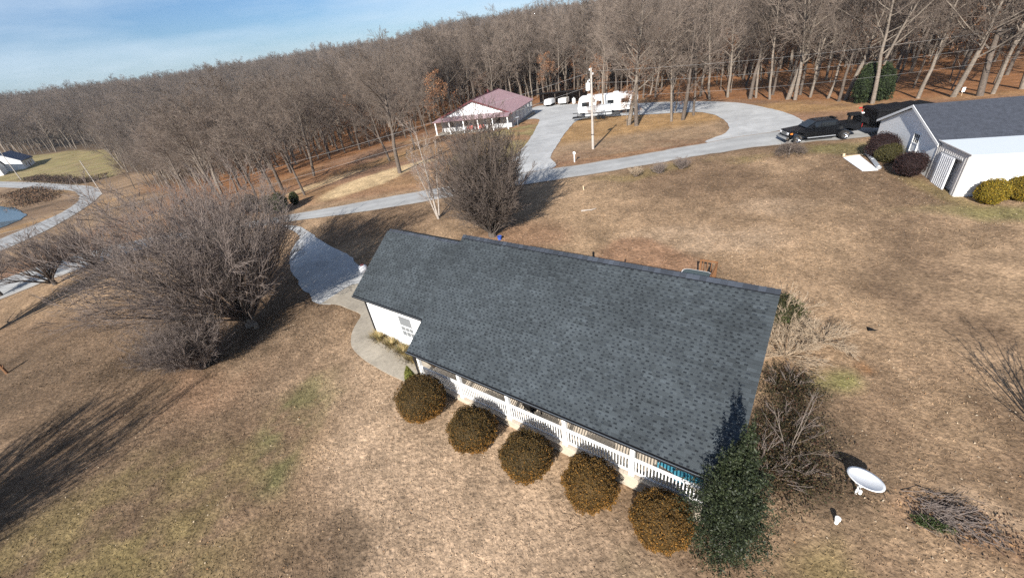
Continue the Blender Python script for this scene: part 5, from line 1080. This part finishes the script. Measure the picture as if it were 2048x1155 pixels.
o, _ = tree('bare_tree', 'grey bare tree just behind the largest one, its stem hidden among the branches', 'tree', (-19.3, 26.2), vase(19, 6.8, 44, 24, .065, .9, (8, 6, 5), .0084, maxx=.3, minx=-.3), 'twig_grey', 'bark_dark')
o.rotation_euler.y = R(3); MB().tube((0, 0, -.2), (.05, .05, 1.1), .2, .16, 12).build('bole', 'bark_dark', o)
tree('bare_shrub', 'brown many-stemmed bare shrub on the lawn below the largest bare tree', 'shrub', P['bush'][0], vase(12, 2.8, 44, 110, .018, .12, (7, 6, 3), .0085), 'twig_grey', 'twig_grey')
for k, (nm, lab, h, sp, ns) in enumerate((('L1', 'dark-limbed small tree beside the left road, nearest the largest bare tree', 5.2, 68, 16), ('L2', 'dark-limbed small tree beside the left road, next one to the left', 4.6, 70, 15), ('L3', 'dark-limbed small tree beside the road at the left edge of the photo', 4.6, 66, 14))):
    o, _ = tree('road_tree', lab, 'tree', P[nm][0], vase(20+k, h*.9, sp-14, ns+2, .085, 1.0, (8, 7, 4), .0092, dome=.2), 'twig_grey', 'bark_dark', 'small trees along the left road'); MB().tube((.1, 0, -.2), (0, 0, 1.1), .2, .17, 10).build('bole', 'bark_dark', o)
x4, y4 = P['L4'][0]
o, _ = tree('road_tree', 'tree just outside the left edge that throws the long shadow onto the lawn', 'tree', (x4-.6, y4-.3), vase(25, 6.5, 36, 22, .09, 1.2, (8, 7, 4), .011), 'twig_grey', 'bark_dark'); MB().tube((.1, 0, -.2), (0, 0, 1.3), .2, .17, 10).build('bole', 'bark_dark', o)
o, _ = tree('yard_tree', 'tree outside the lower left corner whose shadow crosses the front lawn', 'tree', (-29.0, 4.6), vase(26, 6.6, 32, 30, .1, 1.2, (8, 7, 5), .016), 'twig_grey', 'bark_dark'); MB().tube((.1, 0, -.2), (0, 0, 1.3), .22, .18, 10).build('bole', 'bark_dark', o)
o, _ = tree('yard_tree', 'small tree outside the right edge whose branch shadow falls on the side lawn', 'tree', (18.6, 8.2), vase(27, 3.0, 38, 9, .05, .9, (4, 4, 3), .010), 'twig_dark', 'bark_dark'); MB().tube((0, 0, -.2), (0, 0, 1.), .07, .06, 8).build('bole', 'bark_dark', o)
# slim pale tree: one leader with ascending side branches
sx, sy = P['slim'][0]
tree('slim_tree', 'slim pale bare tree by the road left of the dark upright tree', 'tree', (sx, sy), [31, [(0, 0, -.1), (.12, .05, .3), (-.1, .08, .2)], [(-.02, .02, 1), (.16, .1, 1), (-.2, .12, 1)], [7.3, 6.0, 5.5], [.11, .08, .07],
     [dict(m=15, t0=.16, a=(22, 42), lr=.34, rr=.42, k=4, n=4, jit=.05, up=.12, minr=.012), dict(m=8, t0=.15, a=(20, 40), lr=.45, rr=.6, k=3, n=3, jit=.06, up=.05, minr=.009), dict(m=5, t0=.15, a=(18, 40), lr=.5, rr=.7, k=3, n=3, jit=.05, up=.03, minr=.008)],
     dict(first=dict(k=7, n=7, jit=.03, up=0., taper=.15), split=0)], 'twig_pale', 'bark_pale')
mx_, my_ = P['multi'][0]
o, _ = tree('upright_tree', 'dense dark upright multi-stem tree directly behind the garage ridge', 'tree', (mx_, my_), vase(33, 7.6, 42, 64, .05, .35, (10, 8, 4), .0135, a=(10, 28), up=.06, dome=.55), 'twig_dark', 'bark_dark'); MB().tube((0, 0, -.2), (0, 0, .7), .32, .3, 10).build('bole', 'bark_dark', o)
# tiny bush tufts along the verge
for k, ((x, y), lab) in enumerate(zip(P['tuft'], ('leftmost of three dry little bushes along the road verge', 'middle one of three dry little bushes along the road verge', 'rightmost and darkest of three dry little bushes along the road verge'))):
    tree('dry_bush', lab, 'bush', (x, y), vase(40+k, .75+.1*k, 46, 46, .009, .03, (5, 4, 0+2), .006), 'twig_straw' if k == 0 else 'twig_grey', 'twig_grey', 'dry little bushes along the verge')
# cut-back scrub on the lawn near the pickup: low arching stems round a pale stub
x, y = P['scrub'][0]; o, _ = tree('low_shrub', 'low grey weeping shrub on the lawn below the pickup', 'shrub', (x, y), vase(44, 1.0, 82, 60, .012, .5, (5, 4, 3), .008, up=-.45), 'twig_dark', 'twig_dark'); MB().tube((0, 0, -.1), (.03, 0, .75), .04, .03).build('stub', 'bark_pale', o)
# straw-coloured bare shrubs at the right gable
GB = [(13.6, 15.9, 1.6, 'straw-coloured bare shrub sprawling beside the right gable'), (14.6, 14.9, 1.4, 'outermost straw-coloured bare shrub arching onto the lawn right of the gable'), (12.6, 14.4, 1.5, 'straw-coloured bare shrub closest to the right gable wall')]
for k, (x, y, h, lab) in enumerate(GB): tree('straw_shrub', lab, 'shrub', (x, y), vase(50+k, h*.85, 80, 26, .014, .1, (5, 4, 3), .007, up=-.2), 'twig_straw', 'twig_straw', 'bare shrubs at the right gable')
x, y = 13.7, 16.9; b = thing('green_shrub', 'dark green leafy shrub at the back corner of the right gable', 'shrub', (x, y, Z(x, y))); foliage('foliage', (1.25, 1.0, .62), 6500, .05, 161, [(.03, .04, .012), (.05, .06, .018), (.06, .045, .02), (.035, .03, .015)], b, lump=.3, inner=1.)
link('twigs', npmesh('twigs', *grow(*vase(57, 1.5, 70, 22, .01, .1, (5, 4, 2), .006)[:-1], first=dict(k=5, n=4, jit=.06, up=0, taper=.3), split=0)[1], 'twig_straw'), b)
# dark ivy and bramble mass along the right gable
IV = [(11.6, 12.6, .75, .55, 'low dark bramble at the foot of the right gable beside the green grass patch'), (10.2, 10.6, .95, .6, 'dark red-brown bramble clump behind the holly'), (9.4, 8.9, 1.0, .5, 'low dark ivy patch between the holly and the satellite dish'), (8.2, 9.3, .8, .8, 'tall tangled bramble pressed against the right porch end')]
for k, (x, y, rr_, hh, lab) in enumerate(IV):
    b = thing('bramble', lab, 'bramble', (x, y, Z(x, y))); foliage('foliage', (rr_*1.5, rr_*1.5, hh*.45), 6500, .042, 170+k, [(.026, .026, .011), (.036, .028, .012), (.05, .025, .015), (.022, .02, .011), (.08, .055, .028)], b, lump=.75, core=False, inner=2.6)
    link('canes', npmesh('canes', *grow(*vase(60+k, hh*1.5, 74, 12, .008, .05, (4, 3, 2), .005, up=-.15)[:-1], first=dict(k=5, n=4, jit=.1, up=-.1, taper=.3), split=0)[1], 'twig_grey'), b)
# bare saplings standing in the bramble, one shadowing the roof
tree('bare_sapling', 'pale leaning bare sapling in the bramble between gable and satellite dish', 'tree', (9.6, 9.5), vase(65, 2.2, 42, 4, .018, .3, (3, 3, 2), .006), 'twig_grey', 'bark_grey')
# brush pile
x, y = P['pile'][0]; o = thing('brush_pile', 'heap of cut grey branches on the lower right lawn', 'brush pile', (x, y, Z(x, y)), R(-42))
r = np.random.default_rng(8); n = 170; S = np.stack([r.normal(-.45, .42, n), r.normal(0, .34, n), r.uniform(.02, .26, n)], 1); D = unit(np.stack([np.ones(n), r.normal(0, .8, n), r.normal(0, .12, n)], 1))
(v0, f0), (v1, f1), _ = grow(8, S, D, r.uniform(.25, .8, n), r.uniform(.007, .016, n), [dict(m=4, t0=.2, a=(15, 40), lr=.5, rr=.6, k=3, n=3, jit=.06, up=0, minr=.006)], first=dict(k=4, n=5, jit=.05, up=0, taper=.4), split=0)
link('branches', npmesh('branches', np.concatenate([v0, v1]), np.concatenate([f0, f1+len(v0)]), 'twig_grey'), o)
r = np.random.default_rng(18); C = np.stack([r.normal(0, .75, 900), r.normal(0, .42, 900), r.uniform(.01, .12, 900)], 1); V, F = leafquads(r, C, .05, .6); link('litter', npmesh('litter', V, F, 'leaf', np.array([(.07, .04, .025), (.14, .08, .045), (.24, .14, .07), (.05, .04, .03)])[r.integers(0, 4, 900)], 'FACE'), o)
b = thing('green_clump', 'small dark green clump of weeds at the edge of the brush pile', 'weeds', (12.45, 6.55, Z(12.45, 6.55)), R(-35)); foliage('foliage', (.5, .2, .14), 1200, .035, 180, [(.03, .045, .014), (.045, .055, .018)], b, lump=.3, core=False, inner=1.5)
link('stems', npmesh('stems', *grow(*vase(68, .25, 70, 16, .006, .02, (3, 2, 2), .004)[:-1], first=dict(k=4, n=4, jit=.05, up=0, taper=.3), split=0)[1], 'twig_straw'), b)
# ornamental grass by the garage wall, weeds along the walk
b_n = 0
for k, (s, t, lab) in enumerate(((-4.7, 3.95, 'dry ornamental grass clump under the downspout end of the garage wall'), (-3.6, 4.0, 'middle dry ornamental grass clump along the garage wall'), (-2.5, 4.1, 'dry ornamental grass clump under the garage window'), (-1.5, 4.25, 'dry ornamental grass clump nearest the porch steps'))):
    x, y = hw(s, t); r = np.random.default_rng(90+k); n = 700; a = r.uniform(0, 6.283, n); rad = np.abs(r.normal(0, .2, n)); B = np.stack([rad*np.cos(a)*1.6, rad*np.sin(a), np.zeros(n)], 1); h = r.uniform(.2, .5, n)
    T = B+np.stack([np.cos(a)*h*.7, np.sin(a)*h*.7, h], 1); wv = np.stack([-np.sin(a), np.cos(a), 0*a], 1)*.014; V = np.stack([B-wv, B+wv, T], 1).reshape(-1, 3)
    cl = np.array([(.33, .24, .11), (.22, .16, .07), (.15, .14, .05), (.4, .31, .17)])[r.integers(0, 4, n)]; o = link('ornamental_grass', npmesh('ornamental_grass', V, np.arange(3*n).reshape(-1, 3), 'blade', cl, 'FACE')); o.location = (x, y, Z(x, y)); o.rotation_euler = (0, 0, HYAW); tag(o, lab, 'grass clump', 'dry grass clumps along the garage wall')

# ------------------------------------------------------------------ the wood
def oak(seed, H, r0, t0=.4, lim=15, spread=(38, 62), crown=.36, sub=(7, 6, 5), tw=.014, forks=1):
    r = np.random.default_rng(seed); S = [(0, 0, -.3)]; D = [(r.normal(0, .04), r.normal(0, .04), 1)]; Ln = [H]; R0 = [r0]
    for k in range(forks-1): S.append((.0, .0, H*.3)); a = r.uniform(0, 6.28); D.append((.3*math.cos(a), .3*math.sin(a), 1)); Ln.append(H*.62); R0.append(r0*.6)
    lv = [dict(m=lim, t0=t0, a=spread, lr=crown, rr=.5, k=5, n=5, jit=.13, up=.16, minr=.03), dict(m=sub[0], t0=.2, a=(25, 60), lr=.55, rr=.5, k=4, n=4, jit=.13, up=.06, minr=.022),
          dict(m=sub[1], t0=.2, a=(25, 60), lr=.52, rr=.6, k=3, n=3, jit=.12, up=.04, minr=tw*1.3), dict(m=sub[2], t0=.2, a=(20, 50), lr=.55, rr=.7, k=3, n=3, jit=.08, up=.03, minr=tw)]
    return [seed, S, D, Ln, R0, lv, dict(first=dict(k=9, n=8, jit=.055, up=0., taper=.12), split=1)]
KIND = [('tall slender', oak(101, 17.5, .21, .42, 17, (28, 52), .29)), ('broad', oak(102, 16.5, .32, .28, 19, (40, 70), .42)), ('forked', oak(103, 17.0, .26, .36, 14, (30, 55), .35, forks=2)),
        ('crooked', oak(104, 15.0, .23, .3, 17, (38, 72), .38)), ('narrow pole-like', oak(105, 16.0, .15, .5, 15, (26, 50), .26)), ('small understorey', oak(106, 9.5, .085, .3, 13, (32, 58), .36, (5, 5, 3)))]
proto = []
for k, (kn, sp) in enumerate(KIND):
    (v0, f0), (v1, f1), tips = grow(*sp[:-1], **sp[-1])
    proto.append((npmesh('trunk', v0, f0, 'bark_grey', smooth=True), npmesh('crown', v1, f1, 'twig_wood')))
    if k == 5: tips6 = tips
r = np.random.default_rng(55); tips6 = tips6[r.random(len(tips6)) < .8]; C = np.repeat(tips6, 3, 0)+r.normal(0, .16, (len(tips6)*3, 3)); V, F = leafquads(r, C, .085, .6)
rust = np.array([(.20, .085, .035), (.25, .12, .055), (.15, .06, .028), (.28, .16, .09)])[r.integers(0, 4, len(F))]
leafmesh = npmesh('dead_leaves', V, F, 'leaf', rust, 'FACE')
dark_trunk = []
for me, _ in proto:
    d_ = me.copy(); d_.materials[0] = MT['bark_brown']; dark_trunk.append(d_)
rw = random.Random(12); first = {}
def wood_tree(kind, x, y, label, group, sc_=1., leafy=False, rot=None, tilt=0., dark=False):
    o = thing('bare_hardwood', label, 'tree', (x, y, Z(x, y)), rw.uniform(0, 6.283) if rot is None else rot, group); o.scale = (sc_, sc_, sc_*rw.uniform(.95, 1.05)); o.rotation_euler.x = tilt
    for nm, me in zip(('trunk', 'crown'), proto[kind]):
        key = (nm, kind)
        if key not in first: first[key] = link(nm, me, o)
        else:
            c = first[key].copy(); COL.objects.link(c); c.parent = o
            if dark and nm == 'trunk': c.data = dark_trunk[kind]
    if leafy: link('dead_leaves', leafmesh, o)
    return o
def inview(x, y, h=10, m=60):
    for hh in (0, h):
        d = Vector((x, y, Z(x, y)+hh-H)); z = d.dot(cF)
        if z < 1: continue
        u = 1024+f_px*d.dot(cR)/z; v = 577.5-f_px*d.dot(cU)/z
        if -m-200 < u < 2048+m+150 and -m < v < 1155+m: return True
    return False
placed = []
ILAB = ['pale trunk on the gravel isle in front of the camper\'s left half', 'left one of the twin dark trunks before the camper', 'right one of the twin dark trunks before the camper', 'first pale leaning trunk of the isle group behind the twins, to their right', 'slender trunk at the back of the isle group', 'middle stout trunk of the isle group near the gravel bend', 'rightmost dark trunk of the isle group near the gravel bend', 'trunk across the gravel loop behind the isle group']
for k, ((x, y), lab) in enumerate(zip(P['isle'], ILAB)): wood_tree((0, 1, 1, 3, 4, 1, 3, 2)[k], x, y, lab, 'trees on the gravel isle', (.85, 1.05, 1.0, .8, .8, .9, .85, .9)[k], dark=k not in (0, 3)); placed.append((x, y))
ORD = ['first', 'second', 'third', 'fourth', 'fifth', 'sixth', 'seventh', 'eighth', 'ninth', 'tenth', 'eleventh', 'twelfth', 'thirteenth', 'fourteenth', 'fifteenth', 'sixteenth', 'seventeenth', 'eighteenth', 'nineteenth', 'twentieth', 'twenty-first', 'twenty-second', 'twenty-third', 'twenty-fourth', 'twenty-fifth']
EW = sorted(P['edgewood'], key=lambda p: math.atan2(p[0], p[1]))
for k, (x, y) in enumerate(EW):
    wood_tree(rw.choice((0, 1, 2, 3, 0)), x, y, "bare tree, %s from left in the front row of the right wood" % ORD[k], 'front row trees of the right wood', rw.uniform(.85, 1.1), dark=k % 3 == 1); placed.append((x, y))
LW = sorted(P['leftwood'], key=lambda p: math.atan2(p[0], p[1]))
for k, (x, y) in enumerate(LW):
    big = abs(x+12.08) < .05
    lab = 'biggest dark tree standing alone by the pale sand patch' if big else 'bare dark tree of the open left wood, %s counted from the left' % ORD[k]
    wood_tree(1 if big else rw.choice((0, 2, 3, 1)), x, y, lab, 'trees of the open left wood', .85 if big else rw.uniform(.55, .74), dark=True); placed.append((x, y))
RL_ = [(-8.0, 80.5, 'rust-leaved small tree at the left corner of the mauve-roofed house', 1.0), (24.5, 95, 'rust-leaved small tree behind the camper', .9), (16.5, 114, 'rust-leaved small tree behind the open shed', 1.0), (31.0, 84.5, 'rust-leaved small tree right of the camper', .75), (49, 74, 'rust-leaved small tree inside the right wood', .9), (20.6, 63.6, 'rust-leaved sapling at the foot of the twin trunks before the camper', .5), (29.6, 64.6, 'rust-leaved sapling among the isle group near the gravel bend', .5), (17.0, 68.5, 'rust-leaved sapling at the gravel edge before the camper', .42)]
for x, y, lab, s_ in RL_: wood_tree(5, x, y, lab, 'rust-leaved small trees', s_, True); placed.append((x, y))
# the dense wood: nearest trees one by one, the rest as one mass
cand = []; grid = {}
def try_add(x, y, dmin):
    g_ = (int(x//6), int(y//6))
    for a in (-1, 0, 1):
        for b in (-1, 0, 1):
            for q in grid.get((g_[0]+a, g_[1]+b), ()):
                if (q[0]-x)**2+(q[1]-y)**2 < dmin*dmin: return False
    grid.setdefault(g_, []).append((x, y)); return True
for p in placed: try_add(p[0], p[1], 0)
rn = np.random.default_rng(99)
nbx = lambda x, y: -1 < (x-A_[0])*math.cos(na)+(y-A_[1])*math.sin(na) < NL+2 and -1 < -(x-A_[0])*math.sin(na)+(y-A_[1])*math.cos(na) < ND+2
shx = lambda x, y: -1.5 < (x-S0[0])*math.cos(sa)+(y-S0[1])*math.sin(sa) < SLn+1.5 and -3 < -(x-S0[0])*math.sin(sa)+(y-S0[1])*math.cos(sa) < 6.5
for _ in range(60000):
    d = 40+90*rn.random()**.6*1.6; a = rn.uniform(-1.0, 1.15); x, y = d*math.sin(a), d*math.cos(a)
    if y < float(wood_edge(x))+1.5 or nbx(x, y) or shx(x, y): continue
    if not inview(x, y, 16): continue
    if try_add(x, y, 5.4 if x > 36 else (3.4 if x < -14 else 2.9)): cand.append((x, y, math.hypot(x, y)))
cand.sort(key=lambda c: c[2]); NEAR = 300-len(placed)
sol = cand[:NEAR]
for x, y, d in sol:
    k = rw.choices((0, 1, 2, 3, 4, 5), (3, 2, 2, 3, 2, 4))[0]; side = 'right' if x > 30 else ('middle' if x > -14 else 'left')
    wood_tree(k, x, y, '%s bare grey tree deep inside the dense %s wood, behind its front row' % (KIND[k][0], side), 'dense trees inside the %s wood, %s kind' % (side, KIND[k][0]), rw.uniform(.8, 1.12)*(.76 if x < -14 else 1), leafy=(k == 5 and rw.random() < .5), dark=rw.random() < .5)
pts_ = [(x, y) for x, y, d in cand[NEAR:]]
dmax = sol[-1][2]
for _ in range(90000):
    d = dmax-5+(1000-dmax)*rn.random()**1.25; a = rn.uniform(-1.05, 1.2); x, y = d*math.sin(a), d*math.cos(a)
    if y < float(wood_edge(x))+2 or not inview(x, y, 18): continue
    if try_add(x, y, 3.2 if d < 260 else 4.6): pts_.append((x, y))
for _ in range(6000):                              # trees behind the far field on the left
    x = rn.uniform(-420, -60); y = rn.uniform(120, 420)
    if y < float(wood_edge(x))+2 or not inview(x, y, 18): continue
    if try_add(x, y, 3.6): pts_.append((x, y))
pa = np.array(pts_); n = len(pa); me = bpy.data.meshes.new('forest'); me.vertices.add(n); me.vertices.foreach_set('co', np.c_[pa, zt(pa[:, 0], pa[:, 1])].astype(np.float32).ravel())
for nm, ty, val in (('rot', 'FLOAT', rn.uniform(0, 6.283, n)), ('scl', 'FLOAT', np.clip(rn.normal(.95, .17, n)*np.where((pa[:, 0] < -14) & (np.hypot(pa[:, 0], pa[:, 1]) < 250), .78, 1.), .5, 1.4)), ('idx', 'INT', rn.integers(0, 5, n))):
    at = me.attributes.new(nm, ty, 'POINT'); at.data.foreach_set('value', val.astype(np.int32 if ty == 'INT' else np.float32))
forest = link('forest', me); tag(forest, 'far bare hardwood forest covering the hills to the skyline', 'forest', kind='stuff')
ng = bpy.data.node_groups.new('forest_scatter', 'GeometryNodeTree'); ng.interface.new_socket('Geometry', in_out='INPUT', socket_type='NodeSocketGeometry'); ng.interface.new_socket('Geometry', in_out='OUTPUT', socket_type='NodeSocketGeometry')
N = ng.nodes; gi = N.new('NodeGroupInput'); go = N.new('NodeGroupOutput'); iop = N.new('GeometryNodeInstanceOnPoints'); jn = N.new('GeometryNodeJoinGeometry'); LK = ng.links.new
for k in (4, 3, 2, 1, 0):
    j2 = N.new('GeometryNodeJoinGeometry')
    for nm in ('trunk', 'crown'):
        oi = N.new('GeometryNodeObjectInfo'); oi.transform_space = 'ORIGINAL'; oi.inputs['Object'].default_value = first[(nm, k)]; LK(oi.outputs['Geometry'], j2.inputs[0])
    g2 = N.new('GeometryNodeGeometryToInstance'); LK(j2.outputs[0], g2.inputs[0]); LK(g2.outputs[0], jn.inputs[0])
def attr(nm, ty):
    a = N.new('GeometryNodeInputNamedAttribute'); a.data_type = ty; a.inputs['Name'].default_value = nm; return a.outputs['Attribute']
cx_ = N.new('ShaderNodeCombineXYZ'); LK(attr('rot', 'FLOAT'), cx_.inputs['Z'])
LK(gi.outputs[0], iop.inputs['Points']); LK(jn.outputs[0], iop.inputs['Instance']); iop.inputs['Pick Instance'].default_value = True; LK(attr('idx', 'INT'), iop.inputs['Instance Index'])
LK(cx_.outputs[0], iop.inputs['Rotation']); LK(attr('scl', 'FLOAT'), iop.inputs['Scale']); LK(iop.outputs[0], go.inputs[0])
md = forest.modifiers.new('scatter', 'NODES'); md.node_group = ng
print('forest', n, 'individual', len(placed)+len(sol), 'dmax', dmax)
# ------------------------------------------------------------------ thin winter haze
hm = bpy.data.materials.new('haze'); hm.use_nodes = True; hn = hm.node_tree; hn.nodes.clear()
ho_ = hn.nodes.new('ShaderNodeOutputMaterial'); hv = hn.nodes.new('ShaderNodeVolumePrincipled'); hv.inputs['Density'].default_value = .0001
hv.inputs['Color'].default_value = (.80, .88, 1., 1); hn.links.new(hv.outputs[0], ho_.inputs['Volume'])
MT['haze'] = hm
hz_o = MB().box((-3400, -700, float(zf.min())-1.5), (3400, 3600, 64)).build('haze', 'haze'); tag(hz_o, kind='stuff')
